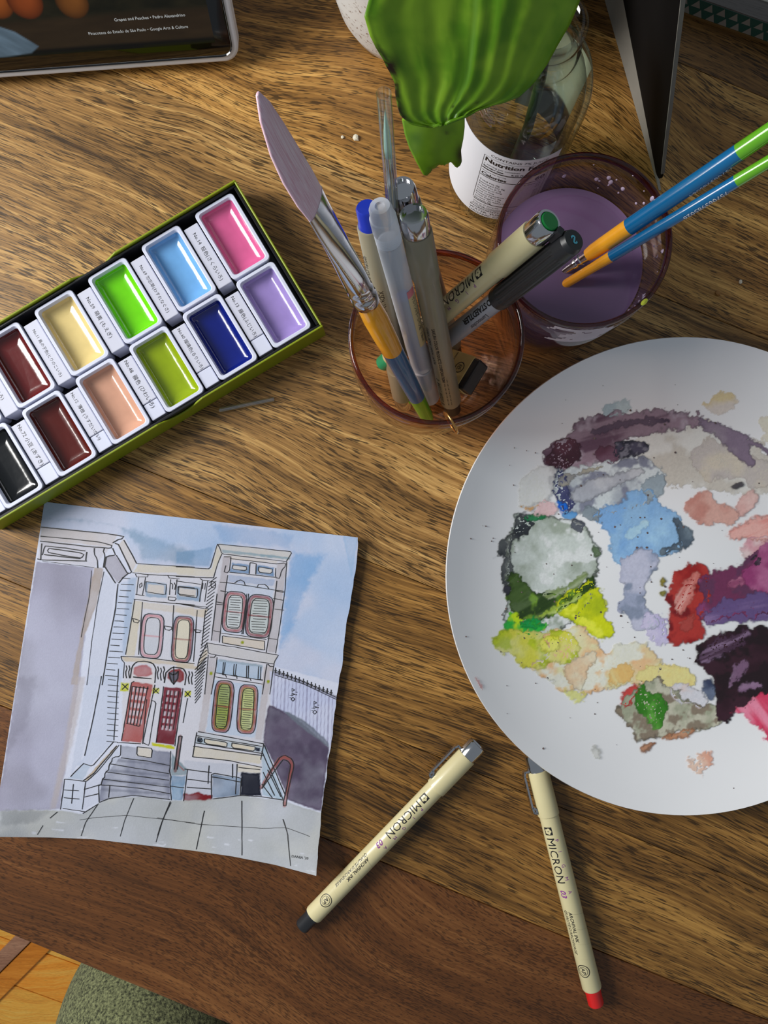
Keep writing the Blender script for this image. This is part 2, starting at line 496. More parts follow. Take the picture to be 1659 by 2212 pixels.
# ------------------------------------------------------------------ lettering
_tc = {}
def text_geo(s, size=1.0, align='LEFT', shear=0.0, res=2, sp=1.0, bold=0.0):
    """flat filled letters as (verts2d, faces)"""
    key = (s, align, shear, res, sp, bold)
    if key not in _tc:
        cu = bpy.data.curves.new('lettering', 'FONT')
        cu.body = s; cu.size = 1.0; cu.resolution_u = res; cu.align_x = align; cu.shear = shear; cu.space_character = sp
        cu.offset = bold
        ob = bpy.data.objects.new('lettering', cu); COL.objects.link(ob)
        dg = bpy.context.evaluated_depsgraph_get()
        ev = ob.evaluated_get(dg); me = ev.to_mesh()
        _tc[key] = ([(v.co.x, v.co.y) for v in me.vertices], [tuple(p.vertices) for p in me.polygons])
        ev.to_mesh_clear()
        bpy.data.objects.remove(ob, do_unlink=True); bpy.data.curves.remove(cu)
    v, f = _tc[key]
    return [(x * size, y * size) for x, y in v], f
def put_text(mb, s, fn, size, cut=0.0, fit=None, **k):
    """cut: slice the letters every `cut` metres of height so they can bend round a barrel; fit: total length"""
    v, f = text_geo(s, size, **k)
    if fit:
        w = max(q[0] for q in v) - min(q[0] for q in v)
        v = [(x * fit / w, y * fit / w) for x, y in v]
    if cut:
        bm = bmesh.new()
        vv = [bm.verts.new((x, y, 0)) for x, y in v]
        for q in f:
            try: bm.faces.new([vv[i] for i in q])
            except ValueError: pass
        y0 = min(q[1] for q in v); y1 = max(q[1] for q in v)
        n = max(2, int((y1 - y0) / cut))
        for i in range(1, n):
            bmesh.ops.bisect_plane(bm, geom=bm.verts[:] + bm.edges[:] + bm.faces[:], plane_co=(0, y0 + (y1 - y0) * i / n, 0), plane_no=(0, 1, 0))
        bm.verts.index_update()
        v = [(q.co.x, q.co.y) for q in bm.verts]; f = [tuple(x.index for x in q.verts) for q in bm.faces]
        bm.free()
    mb.add([fn(x, y) for x, y in v], f)
def cyl_map(r, z0, phi0, sgn=-1, zdir=-1):
    """text x runs along zdir*z, text y round the barrel; phi measured from local +y towards +x"""
    def fn(x, y):
        a = phi0 + sgn * y / r
        return Vector((r * math.sin(a), r * math.cos(a), z0 + zdir * x))
    return fn
def flower(mb_sq, mb_fl, r, zc, yc, s, phi0):
    """square badge with a five petalled blossom, wrapped on a barrel of radius r"""
    fn = cyl_map(r, zc, phi0); n = 6
    v = [fn(-s + 2 * s * i / n, yc - s + 2 * s * j / n) for i in range(n + 1) for j in range(n + 1)]
    f = [(i * (n + 1) + j, i * (n + 1) + j + 1, (i + 1) * (n + 1) + j + 1, (i + 1) * (n + 1) + j) for i in range(n) for j in range(n)]
    mb_sq.add(v, f)
    fn2 = cyl_map(r + 0.00006, zc, phi0)
    for k in range(5):
        a = 2 * math.pi * k / 5 + 0.3
        cx, cy = 0.48 * s * math.cos(a), 0.48 * s * math.sin(a)
        pts_ = [(cx + 0.36 * s * math.cos(b), cy + 0.36 * s * math.sin(b)) for b in [2 * math.pi * q / 12 for q in range(12)]]
        mb_fl.add([fn2(x, yc + y) for x, y in pts_], [tuple(range(12))])
def ring_mark(mb, r, zc, phi0, yc, ro, ri):
    fn = cyl_map(r, zc, phi0); n = 24
    v = []
    for q in range(n):
        a = 2 * math.pi * q / n
        v += [fn(ro * math.cos(a), yc + ro * math.sin(a)), fn(ri * math.cos(a), yc + ri * math.sin(a))]
    mb.add(v, [(2 * q, 2 * q + 1, (2 * q + 3) % (2 * n), (2 * q + 2) % (2 * n)) for q in range(n)])

# ------------------------------------------------------------------ fineliner pens (local z: tail 0 -> cap end L)
def fineliner(label, A, B, plug, up=(0, 0, 1), body='beige', phi=0.0, clip_phi=1.2, end_disc=None, texts='full', clip=True):
    L_ = (Vector(B) - Vector(A)).length
    k = L_ / 0.136
    R = root('fineliner_pen', label, 'pen', mat4=axis_matrix(A, B, up), group=None)
    rb, rc = 0.0051 * k, 0.0057 * k
    z = lambda t: t * L_
    seg = 28
    o = mobj('tail_plug', *lathe([(0.0036 * k, 0), (0.0041 * k, z(.006)), (0.0041 * k, z(.055)), (0.0045 * k, z(.06)), (0.0045 * k, z(.075))], seg), plug, R, smooth=True, auto=35)
    o = mobj('barrel', *lathe([(rb * .93, z(.066)), (rb, z(.072)), (rb, z(.765))], seg), M[body], R, smooth=True, auto=35)
    cap = mobj('cap', *lathe([(rb * 1.01, z(.757)), (rc * .99, z(.757)), (rc, z(.762)), (rc, z(.928)), (rc * .97, z(.932)), (rc * .8, z(.932))], seg), M[body], R, smooth=True, auto=35)
    mobj('metal_end', *lathe([(rc * .9, z(.929)), (rc * .93, z(.933)), (rc * .93, z(.985)), (rc * .86, z(.995)), (rc * .7, z(.995)), (rc * .66, z(.985)), (0.0, z(.985))], seg), M['chrome'], R, smooth=True, auto=30)
    if end_disc is not None:
        mobj('end_disc', *lathe([(rc * .64, z(.985)), (rc * .64, z(.998)), (rc * .58, z(1.0)), (0, z(1.0))], 24), end_disc, R, smooth=True, auto=30)
    if clip:
        cv = MB()
        prof = [(rc * .9, .938), (rc * 1.30, .940), (rc * 1.42, .925), (rc * 1.42, .80), (rc * 1.36, .782), (rc * 1.12, .776), (rc * 1.10, .79), (rc * 1.3, .80)]
        w = 0.0014 * k; t = 0.0005 * k
        for (ra, za), (rb_, zb) in zip(prof[:-1], prof[1:]):
            a = Vector((0, ra, z(za))); b = Vector((0, rb_, z(zb)))
            d = (b - a).normalized(); nrm = Vector((0, -d.z, d.y)) * t
            X = Vector((w, 0, 0)); e = d * t * .5
            q = [a - X - nrm - e, a + X - nrm - e, b + X - nrm + e, b - X - nrm + e, a - X + nrm - e, a + X + nrm - e, b + X + nrm + e, b - X + nrm + e]
            cv.add(q, [(3, 2, 1, 0), (4, 5, 6, 7), (0, 1, 5, 4), (1, 2, 6, 5), (2, 3, 7, 6), (3, 0, 4, 7)])
        cv.tf(Matrix.Rotation(-clip_phi, 4, 'Z'))
        cv.build('clip', M['chrome'], R)
    rt = rb + 0.00005
    ink = MB(); vio = MB(); sq = MB(); fw = MB()
    if texts == 'full':
        flower(sq, fw, rt, z(.705), 0.0001 * k, 0.0021 * k, phi)
        put_text(ink, 'MICRON', cyl_map(rt, z(.68), phi + 0.0020 * k / rt), 0.0062 * k, sp=1.02, cut=0.0007)
        put_text(vio, 'P', cyl_map(rt, z(.672), phi - 0.0025 * k / rt), 0.0026 * k, cut=0.0008)
        for ch, zz in (('I', .625), ('G', .574), ('M', .524), ('A', .470)):
            put_text(vio, ch, cyl_map(rt, z(zz), phi - 0.0027 * k / rt), 0.0026 * k, cut=0.0008)
        put_text(vio, '03', cyl_map(rt, z(.475), phi + 0.0016 * k / rt), 0.0042 * k, shear=0.25, bold=0.02, cut=0.0008)
        put_text(ink, 'ARCHIVAL INK', cyl_map(rt, z(.388), phi - 0.0002 * k / rt), 0.0024 * k, shear=0.25, bold=0.02, cut=0.0008)
        put_text(ink, "QUALITÉ D'ARCHIVAGE", cyl_map(rt, z(.395), phi + 0.0022 * k / rt), 0.0022 * k, shear=0.25, bold=0.01, cut=0.0008)
        ring_mark(ink, rt, z(.155), phi, 0.0002 * k, 0.0034 * k, 0.0030 * k)
        ring_mark(ink, rt, z(.155), phi, 0.0002 * k, 0.0023 * k, 0.0021 * k)
        put_text(ink, 'AP', cyl_map(rt, z(.155), phi + 0.0008 * k / rt), 0.0030 * k, align='CENTER', bold=0.01, cut=0.0008)
        for i, (s_, zz) in enumerate((('ACID FREE WATERPROOF', .70), ('SAKURA COLOR PRODUCTS CORP.', .36))):
            put_text(ink, s_, cyl_map(rt, z(zz), phi - 1.9), 0.0019 * k, cut=0.0008)
    elif texts == 'side':
        put_text(ink, 'SAKURA COLOR PRODUCTS CORPORATION', cyl_map(rt, z(.55), phi), 0.0020 * k, bold=0.015, cut=0.0008)
        put_text(ink, 'OSAKA, JAPAN / JAPON / JAPÓN', cyl_map(rt, z(.55), phi + 0.55), 0.0019 * k, bold=0.01, cut=0.0008)
        put_text(ink, '0  84511 30727  8', cyl_map(rt, z(.26), phi + 0.7), 0.0031 * k, cut=0.0008)
        for i in range(22):
            w_ = 0.0002 * k * (1 + (i * 7 % 3)); x0 = 0.0011 * k * i
            fn = cyl_map(rt, z(.27), phi - 0.1)
            ink.add([fn(x0, 0), fn(x0 + w_, 0), fn(x0 + w_, 0.002 * k), fn(x0, 0.002 * k)], [(0, 1, 2, 3)])
    elif texts == 'code':
        put_text(ink, 'XSDK03#36', cyl_map(rt, z(.30), phi, sgn=1, zdir=1), 0.0030 * k, cut=0.0008)
        put_text(ink, 'SAKURA COLOR PRODUCTS CORPORATION', cyl_map(rt, z(.16), phi - 0.75, sgn=1, zdir=1), 0.0019 * k, bold=0.01, cut=0.0008)
        put_text(ink, 'MICRON', cyl_map(rt, z(.17), phi - 1.5, sgn=1, zdir=1), 0.0050 * k, cut=0.0008)
    if ink.v: ink.build('printed_text', M['ink'], R)
    if vio.v: vio.build('violet_lettering', M['violet_print'], R)
    if sq.v:
        b = sq.build('blossom_badge', M['ink'], R); fw.build('blossom', M[body], b)
    return R

def lying(px, r=0.0058): return P(px[0], px[1], r)
fineliner('beige fineliner pen with black tail plug lying beside the house painting', lying((651, 2003)), lying((1034, 1606)), M['black_plastic'], phi=0.42, clip_phi=1.5)
fineliner('beige fineliner pen with red tail plug and its cap under the plate rim', lying((1288, 2170)), lying((1152, 1626)), M['red_plastic'], phi=0.62, clip_phi=1.35)

# ------------------------------------------------------------------ paint box with twelve pans
BZ = 0.020
ba = math.radians(31.0)
e1 = Vector((-math.cos(ba), -math.sin(ba), 0))      # along the long side, away from the corner
e2 = Vector((math.sin(ba), -math.cos(ba), 0))       # along the short side
kb = (H - BZ) / F
bcorner = P(507, 387, BZ); bcorner.z = 0
BL, BW = 857 * kb, 371 * kb
BM = Matrix(((e1.x, e2.x, 0, bcorner.x), (e1.y, e2.y, 0, bcorner.y), (0, 0, 1, 0), (0, 0, 0, 1)))
def swp(v): return (v[1], v[0], v[2])
def mobjS(name, verts, faces, mat, parent, **k):
    """verts given as (across the box, along the box, up)"""
    return mobj(name, [swp(q) for q in verts], [tuple(reversed(q)) for q in faces], mat, parent, **k)
green_card = plain('olive_green_card', (128, 142, 10), rough=0.45, var=0.04, bump=0.1, gain=1.15)
black_card = plain('black_card', (20, 20, 24), rough=0.3, var=0.05, gain=1.0)
tray_white = plain('white_plastic_tray', (212, 216, 236), rough=0.3, var=0.015, gain=1.05, coat=0.2)
strip_grey = plain('label_strip_card', (196, 198, 214), rough=0.5, var=0.015, gain=1.1)
pbox = root('paint_box', 'long olive green card box with black lining holding paint pans', 'paint box', mat4=BM)
TW = 4.5 * kb; 
def bb(x0, x1, y0, y1, z0, z1): return boxv(min(x0, x1), max(x0, x1), min(y0, y1), max(y0, y1), z0, z1)
mobjS('box_bottom', *bb(0.0005, BW - .0005, 0.0005, BL - .0005, 0.0002, 0.0016), black_card, pbox)
for nm, a in (('side_wall', (0, TW, 0, BL)), ('side_wall', (BW - TW, BW, 0, BL)), ('end_wall', (TW, BW - TW, 0, TW)), ('end_wall', (TW, BW - TW, BL - TW, BL))):
    if nm == 'side_wall':
        # long wall with a shallow thumb notch cut out of its rim
        n0, n1 = 318 * kb, 404 * kb
        x0, x1 = a[0], a[1]; zn = BZ - 0.0065
        front = [(0, 0.0)] + [(BL, 0.0), (BL, BZ), (n1 + .003, BZ)] + [(n1 + (n0 - n1) * t, BZ - 0.006 * math.sin(math.pi * t) ** 0.6) for t in [i / 10 for i in range(1, 10)]] + [(n0 - .003, BZ), (0, BZ)]
        n = len(front)
        v = [(x0, p[0], p[1]) for p in front] + [(x1, p[0], p[1]) for p in front]
        f = [tuple(range(n - 1, -1, -1)), tuple(range(n, 2 * n))] + [(i, (i + 1) % n, n + (i + 1) % n, n + i) for i in range(n)]
        w = mobjS(nm, v, f, green_card, pbox)
    else:
        w = mobjS(nm, *bb(*a, 0.0, BZ), green_card, pbox)
    bevel(w, 0.0004, 2)
lt = 6.5 * kb; g = 0.0001
for a in ((TW + g, TW + lt, TW + g, BL - TW - g), (BW - TW - lt, BW - TW - g, TW + g, BL - TW - g), (TW + lt + g, BW - TW - lt - g, TW + g, TW + lt), (TW + lt + g, BW - TW - lt - g, BL - TW - lt, BL - TW - g)):
    w = mobjS('lining', *bb(*a, 0.0017, BZ - 0.0018), black_card, pbox); bevel(w, 0.0003, 1)

# pans
def paint_mat(name, rgb, rough=0.16, gain=1.12):
    m, nt, b = newmat(name); L = nt.links.new
    tc = N(nt, 'ShaderNodeTexCoord')
    n = N(nt, 'ShaderNodeTexNoise'); n.inputs['Scale'].default_value = 60; n.inputs['Detail'].default_value = 4
    L(tc.outputs['Object'], n.inputs['Vector'])
    c = lin(rgb, gain)
    r = N(nt, 'ShaderNodeValToRGB'); e = r.color_ramp.elements
    e[0].position = 0.3; e[0].color = tuple(v * 0.86 for v in c) + (1,); e[1].position = 0.7; e[1].color = tuple(min(1, v * 1.1) for v in c) + (1,)
    L(n.outputs['Fac'], r.inputs['Fac']); L(r.outputs['Color'], b.inputs['Base Color'])
    b.inputs['Roughness'].default_value = rough
    b.inputs['Coat Weight'].default_value = 0.6; b.inputs['Coat Roughness'].default_value = 0.06
    bp = N(nt, 'ShaderNodeBump'); bp.inputs['Strength'].default_value = 0.25; bp.inputs['Distance'].default_value = 0.0008
    L(n.outputs['Fac'], bp.inputs['Height']); L(bp.outputs['Normal'], b.inputs['Normal']); L(bp.outputs['Normal'], b.inputs['Coat Normal'])
    return m
PZ = 0.0165
def rrect(x0, x1, y0, y1, r, n=5):
    p = []
    for (cx, cy, a0) in ((x1 - r, y1 - r, 0), (x0 + r, y1 - r, 90), (x0 + r, y0 + r, 180), (x1 - r, y0 + r, 270)):
        for i in range(n):
            a = math.radians(a0 + 90 * i / (n - 1)); p.append((cx + r * math.cos(a), cy + r * math.sin(a)))
    return p
def loft(loops, cap0=True, cap1=True):
    n = len(loops[0]); v = [q for l in loops for q in l]; f = []
    for j in range(len(loops) - 1):
        for i in range(n):
            f.append((j * n + i, j * n + (i + 1) % n, (j + 1) * n + (i + 1) % n, (j + 1) * n + i))
    if cap0: f.append(tuple(range(n - 1, -1, -1)))
    if cap1: f.append(tuple((len(loops) - 1) * n + i for i in range(n)))
    return v, f
pans = [  # column, row, colour, label colour words, print
    (0, 0, (205, 92, 142), 'rose pink', 'No.14  桜色(さくらいろ)'),
    (0, 1, (150, 130, 192), 'pale lavender', 'No.13  藤色(ふじいろ)'),
    (1, 0, (108, 164, 216), 'sky blue', 'No.69 勿忘草(わすれなぐさ)'),
    (1, 1, (10, 26, 112), 'deep navy blue', 'No.60 瑠璃色(るりいろ)'),
    (2, 0, (104, 200, 8), 'bright lime green', 'No.59  萌黄 (もえぎ)'),
    (2, 1, (134, 156, 12), 'olive green', 'No.48  鶸色 (ひわいろ)'),
    (3, 0, (212, 190, 128), 'cream', 'No.11 鳥の子色(とりのこいろ)'),
    (3, 1, (198, 150, 126), 'peach', 'No.12  薄橙 (うすだいだい)'),
    (4, 0, (92, 26, 26), 'reddish brown', 'いろ)'),
    (4, 1, (78, 22, 16), 'dark chestnut brown', 'No.72 小豆 (あずき)'),
    (5, 0, (150, 170, 200), 'pale greyish blue', None),
    (5, 1, (16, 17, 20), 'black', None)]
pan_l, pan_w = 170.5 * kb * 0.992, 97 * kb
for (c, r_, rgb, word, prt) in pans:
    y0 = (19 + 136.2 * c) * kb; y1 = y0 + pan_w              # along the long side
    x0 = (12.5 + 174.0 * r_) * kb; x1 = x0 + pan_l           # along the short side
    R = root('paint_pan', 'white pan of %s paint %s' % (word, 'in the paint box'), 'paint pan', mat4=BM @ Matrix.Translation(((y0 + y1) / 2, (x0 + x1) / 2, 0.0018)), group='paint pans in the green box')
    hx, hy = (x1 - x0) / 2, (y1 - y0) / 2
    ins = lambda d, z, rr=0.0025: [(p[0], p[1], z) for p in rrect(-hx + d, hx - d, -hy + d, hy - d, max(0.0006, rr - d * .3))]
    h = PZ - 0.0018
    v, f = loft([ins(0.0012, 0.0), ins(0.0, h - 0.0004), ins(0.0003, h), ins(0.0016, h), ins(0.0021, h - 0.0006), ins(0.0024, h - 0.0035), ins(0.006, h - 0.0075)])
    pan = mobjS('pan_tray', v, f, tray_white, R, smooth=True, auto=40)
    full = 0.0017 if word in ('rose pink', 'lime green') else 0.0021
    lp = []
    prof = [(0.0023, h - full - 0.0002), (0.0027, h - full - 0.0011), (0.0036, h - full - 0.0026), (0.0052, h - full - 0.0036), (0.0068, h - full - 0.0040), (0.0085, h - full - 0.0041)]
    for d, z in prof:
        loop = []
        for (x, y, zz) in ins(d, z):
            loop.append((x, y, z + 0.0004 * (fbm(np.array([x * 260 + c * 9 + 30]), np.array([y * 260 + r_ * 5 + 30]), 3, 3)[0] - 0.5)))
        lp.append(loop)
    v, f = loft(lp, cap0=False)
    pm_ = paint_mat('paint_' + word.replace(' ', '_'), rgb)
    mobjS('paint', v, f, pm_, R, smooth=True, label=word + ' paint')
    # label strip on the far side of the pan
    sx = 0.0155 * 0
    s0, s1 = hy + 0.0006, hy + (136.2 - 97) * kb - 0.0006
    st = mobjS('label_strip', *boxv(-hx + 0.004, hx - 0.0005 - (0.010 if r_ else 0), s0, s1, 0.0, h - 0.0012), strip_grey, R); bevel(st, 0.0004, 2)
    if r_:
        e = mobjS('strip_end', *boxv(hx - 0.0102, hx - 0.001, s0, s1, 0.0, h - 0.0014), tray_white, R); bevel(e, 0.0004, 2)
    if prt:
        tm = MB()
        yc = (s0 + s1) / 2 - 0.0011
        # reading runs along +x (down the strip), letter tops towards the pan (-y)
        def fn(x, y): return Vector((-hx + (0.0250 if len(prt) < 5 else 0.0050 if r_ else 0.0080) + x, (s0 + s1) / 2 + 0.0010 - y, h - 0.00115))
        def fn_m(x, y): return fn(x, y)
        put_text(tm, prt, fn_m, 0.003, fit=pan_l * (0.14 if len(prt) < 5 else 0.70 if len(prt) > 15 else 0.60))
        mobjS('strip_lettering', tm.v, tm.f, M['ink'], st)

# ------------------------------------------------------------------ plate with dried paint
PC = P(1481, 1245, 0.022); PC.z = 0
PR = 0.1226
def plate_z(r):
    """height of the eating surface at radius r"""
    t = np.clip((np.asarray(r, float) - 0.062) / (PR - 0.062), 0, 1.1)
    return 0.0042 + 0.0178 * t ** 2.0
plate = root('plate', 'large round white plate covered with dried smears of paint', 'plate', loc=(PC.x, PC.y, 0))
prof = [(0.0, 0.0014), (0.058, 0.0014), (0.0585, 0.0), (0.0625, 0.0), (0.064, 0.0020)]
for i in range(1, 13):
    r_ = 0.064 + (PR - 0.066) * i / 12; prof.append((r_, float(plate_z(r_)) - 0.0032))
prof += [(PR - 0.0006, 0.0195), (PR, 0.0208), (PR - 0.0004, 0.0217), (PR - 0.0016, float(plate_z(PR - 0.0016)))]
for i in range(1, 22):
    r_ = (PR - 0.0016) * (1 - i / 22); prof.append((r_, float(plate_z(r_))))
prof.append((0.0, 0.0042))
mobj('plate_body', *lathe(prof, 128), M['porcelain'], plate, smooth=True, auto=50)

paint_film = vcol('dried_watercolour', rough=0.38, coat=0.15, alpha=True, bump=0.15, bscale=500)
def q5(*p): return [(x / 2.307 + 940, y / 2.307 + 720) for x, y in p]
def q6(*p): return [(x / 2.307 + 940, y / 2.307 + 1200) for x, y in p]
PG = 1.28
pcount = [0]
def patch(poly, c1, c2=None, alpha=0.9, edge=0.25, soft=5.0, rag=10.0, fscale=0.02, seed=0, alpha2=None, step=2.2, label=None, c3=None, spots=0.0, stretch=None):
    """one dried pool of paint: ragged outline, two colours run into each other, darker rim"""
    c2 = c2 or c1
    poly = smooth_poly(poly, 1)
    grow = min(6.0, rag * 0.6); rag = rag * 1.5
    xs = [p[0] for p in poly]; ys = [p[1] for p in poly]
    pad = rag + 12
    gx = np.arange(min(xs) - pad, max(xs) + pad, step); gy = np.arange(min(ys) - pad, max(ys) + pad, step)
    X, Y = np.meshgrid(gx, gy)
    seed = seed or (pcount[0] * 13 + 5)
    d = sdf(X, Y, poly) - grow
    d = d + (fbm(X * 0.045, Y * 0.045, seed, 4) - 0.5) * 2.2 * rag + (fbm(X * .2, Y * .2, seed + 3, 2) - .5) * 9
    if spots: d = d + 26 * np.clip(fbm(X * .16, Y * .16, seed + 8, 2) - (1 - spots), 0, 1) * 10
    if stretch is not None:
        a_ = math.radians(stretch); U = X * math.cos(a_) + Y * math.sin(a_); V = -X * math.sin(a_) + Y * math.cos(a_)
        t = fbm(U * fscale * 0.35, V * fscale * 3.0, seed + 20, 4)
    else:
        t = fbm(X * fscale, Y * fscale, seed + 20, 4)
    t = sstep(0.36, 0.64, t)[..., None]
    k1 = np.array(lin(c1, PG)); k2 = np.array(lin(c2, PG))
    col = k1 * (1 - t) + k2 * t
    if c3 is not None:
        u = sstep(0.5, 0.66, fbm(X * fscale * 1.7 + 9, Y * fscale * 1.7, seed + 40, 4))[..., None]
        col = col * (1 - u) + np.array(lin(c3, PG)) * u
    rim = np.exp(-((d + 3.5) / 3.0) ** 2)[..., None]
    col = col * (1 - edge * rim)
    fine = (fbm(X * .35, Y * .35, seed + 60, 2) - .5)[..., None]
    col = np.clip(col * (1 + 0.22 * fine), 0.003, 0.92)
    al = alpha if alpha2 is None else alpha + (alpha2 - alpha) * t[..., 0]
    A = sstep(0.0, -soft, d) * np.clip(al + edge * 0.6 * rim[..., 0], 0, 1)
    keep = d < 1.0
    idx = -np.ones(X.shape, int)
    quad = keep[:-1, :-1] | keep[1:, :-1] | keep[:-1, 1:] | keep[1:, 1:]
    # keep only what lies on the plate
    wx = (X - CX) * (H - 0.008) / F - PC.x; wy = -(Y - CY) * (H - 0.008) / F - PC.y
    ok = np.hypot(wx, wy) < PR - 0.003
    quad &= ok[:-1, :-1] & ok[1:, :-1] & ok[:-1, 1:] & ok[1:, 1:]
    if not quad.any(): return
    used = np.zeros(X.shape, bool)
    used[:-1, :-1] |= quad; used[1:, :-1] |= quad; used[:-1, 1:] |= quad; used[1:, 1:] |= quad
    idx[used] = np.arange(used.sum())
    px, py = X[used], Y[used]
    z = np.full(px.shape, 0.006)
    for _ in range(4):
        wx = (px - CX) * (H - z) / F; wy = -(py - CY) * (H - z) / F
        z = plate_z(np.hypot(wx - PC.x, wy - PC.y))
    lay = 0.00008 + 0.000008 * pcount[0]
    relief = 0.00004 * rim[..., 0][used] + 0.00004 * fine[..., 0][used]
    z = z + lay + relief
    pcount[0] += 1
    V = np.stack([wx, wy, z], 1)
    fi = np.argwhere(quad)
    faces = [(int(idx[i + 1, j]), int(idx[i + 1, j + 1]), int(idx[i, j + 1]), int(idx[i, j])) for i, j in fi]
    cc = np.concatenate([col[used], A[used][:, None]], 1)
    mobj('paint_patch', V - np.array([PC.x, PC.y, 0]), faces, paint_film, plate, smooth=True, cols=cc, label=label)

patch(q5((1000, 560), (1090, 490), (1320, 420), (1500, 520), (1659, 580), (1760, 800), (1500, 800), (1280, 760), (1120, 740), (1040, 660)), (214, 211, 200), (196, 190, 180), alpha=0.35, alpha2=0.8, edge=0.12, label='pale grey beige wash')
patch(q5((1270, 600), (1400, 520), (1560, 600), (1659, 640), (1800, 700), (1620, 760), (1480, 700), (1340, 730)), (192, 184, 180), (206, 196, 180), alpha=0.8, edge=0.1, label='grey beige wash')
patch(q5((830, 350), (980, 310), (965, 390), (860, 430), (830, 400)), (170, 190, 198), (190, 205, 208), alpha=0.75, edge=0.1, rag=4, label='pale blue wash')
patch(q5((1340, 340), (1470, 290), (1490, 360), (1440, 400), (1360, 400)), (215, 205, 196), (228, 200, 150), alpha=0.7, edge=0.1, label='faint beige wash')
patch(q5((1600, 440), (1700, 390), (1800, 500), (1659, 540)), (222, 214, 196), alpha=0.7, edge=0.1, label='cream wash')
# purple arc
patch(q5((545, 600), (600, 550), (700, 470), (880, 385), (980, 395), (1100, 400), (1300, 405), (1330, 430), (1320, 480), (1150, 470), (950, 505), (850, 560), (920, 560), (900, 630), (760, 660), (640, 690), (570, 650)), (140, 118, 132), (92, 64, 82), alpha=0.95, edge=0.3, c3=(160, 145, 158), fscale=0.018, stretch=-16, label='plum purple arc')
patch(q5((550, 610), (610, 555), (680, 530), (720, 600), (690, 650), (620, 680), (565, 640)), (58, 26, 38), (82, 42, 56), alpha=0.97, edge=0.2, label='dark plum end of the arc')
patch(q5((780, 480), (900, 440), (1000, 425), (1160, 425), (1160, 445), (1000, 455), (880, 480), (800, 510)), (70, 54, 74), (96, 78, 96), alpha=0.8, edge=0.1, rag=5, label='dark streak in the arc')
patch(q5((1300, 410), (1420, 450), (1540, 510), (1640, 560), (1720, 640), (1690, 640), (1600, 560), (1560, 560), (1600, 660), (1570, 665), (1480, 600), (1400, 510), (1320, 470)), (126, 110, 130), (150, 138, 150), alpha=0.9, edge=0.3, rag=4, label='violet grey tail of the arc')
patch(q5((900, 560), (980, 535), (1060, 560), (1050, 600), (960, 615), (910, 632), (890, 600)), (38, 36, 50), (70, 66, 84), alpha=0.97, edge=0.4, c3=(110, 108, 120), rag=6, fscale=.06, label='black blot')
patch(q5((810, 590), (905, 565), (900, 625), (830, 640)), (88, 48, 66), (110, 78, 96), alpha=0.9, edge=0.2, label='wine red blot')
# grey and blue area
patch(q5((600, 700), (640, 680), (800, 645), (1040, 630), (1150, 700), (1140, 770), (1000, 850), (820, 900), (700, 880), (620, 850), (590, 760)), (156, 164, 174), (196, 204, 208), alpha=0.95, edge=0.25, c3=(120, 124, 142), label='grey smear')
patch(q5((588, 690), (640, 690), (655, 760), (690, 840), (660, 880), (612, 840), (592, 760)), (58, 62, 104), (96, 98, 136), alpha=0.9, edge=0.3, label='dark indigo edge')
patch(q5((610, 745), (660, 700), (800, 660), (840, 670), (700, 720), (640, 760)), (120, 122, 132), (170, 166, 150), alpha=0.9, stretch=-15, edge=0.2, rag=5, label='grey streak')
patch(q5((605, 830), (660, 865), (640, 905), (615, 870)), (10, 92, 200), (40, 130, 225), alpha=0.95, edge=0.2, rag=4, label='bright blue blot')
patch(q5((640, 900), (690, 890), (700, 930), (650, 930)), (40, 110, 190), (90, 150, 205), alpha=0.85, edge=0.2, rag=6, label='small blue blot')
patch(q5((780, 900), (900, 850), (1000, 790), (1090, 780), (1110, 850), (1150, 880), (1200, 920), (1190, 1000), (1230, 1060), (1120, 1100), (1000, 1090), (910, 1160), (890, 1120), (880, 1010), (820, 960)), (118, 160, 206), (150, 188, 220), alpha=0.97, edge=0.15, c3=(134, 172, 208), fscale=0.012, label='sky blue pool')
patch(q5((730, 880), (820, 870), (830, 920), (760, 930)), (128, 140, 150), (160, 172, 180), alpha=0.9, edge=0.2, label='blue grey blot')
patch(q5((1100, 680), (1150, 700), (1145, 780), (1080, 830), (1040, 780), (1080, 720)), (146, 160, 170), (180, 192, 198), alpha=0.9, edge=0.2, label='blue grey smear')
patch(q5((1180, 915), (1260, 960), (1290, 1050), (1230, 1080), (1110, 1100), (1160, 1060), (1225, 1030), (1200, 960)), (78, 92, 106), (118, 134, 146), alpha=0.93, edge=0.35, rag=6, label='slate grey rim')
patch(q5((660, 810), (720, 750), (1020, 660), (1045, 700), (900, 765), (800, 820), (700, 860)), (160, 164, 174), (178, 181, 188), alpha=0.97, edge=0.3, rag=4, label='light grey stroke')
patch(q5((950, 1000), (1010, 940), (1060, 930), (1050, 980), (980, 1030)), (176, 206, 226), (160, 196, 222), alpha=0.9, edge=0.05, rag=6, label='pale blue patch')
patch(q6((905, 50), (1000, -20), (1090, -10), (1120, 50), (1040, 120), (1020, 220), (1060, 280), (1120, 310), (1100, 350), (1040, 370), (990, 340), (935, 290), (945, 170)), (150, 158, 182), (182, 184, 204), alpha=0.95, edge=0.2, c3=(128, 138, 160), label='grey lavender stroke')
patch(q6((1040, 310), (1100, 290), (1150, 330), (1165, 440), (1110, 430), (1050, 370)), (184, 176, 214), (198, 192, 224), alpha=0.9, edge=0.12, spots=0.3, label='pale lavender stroke')
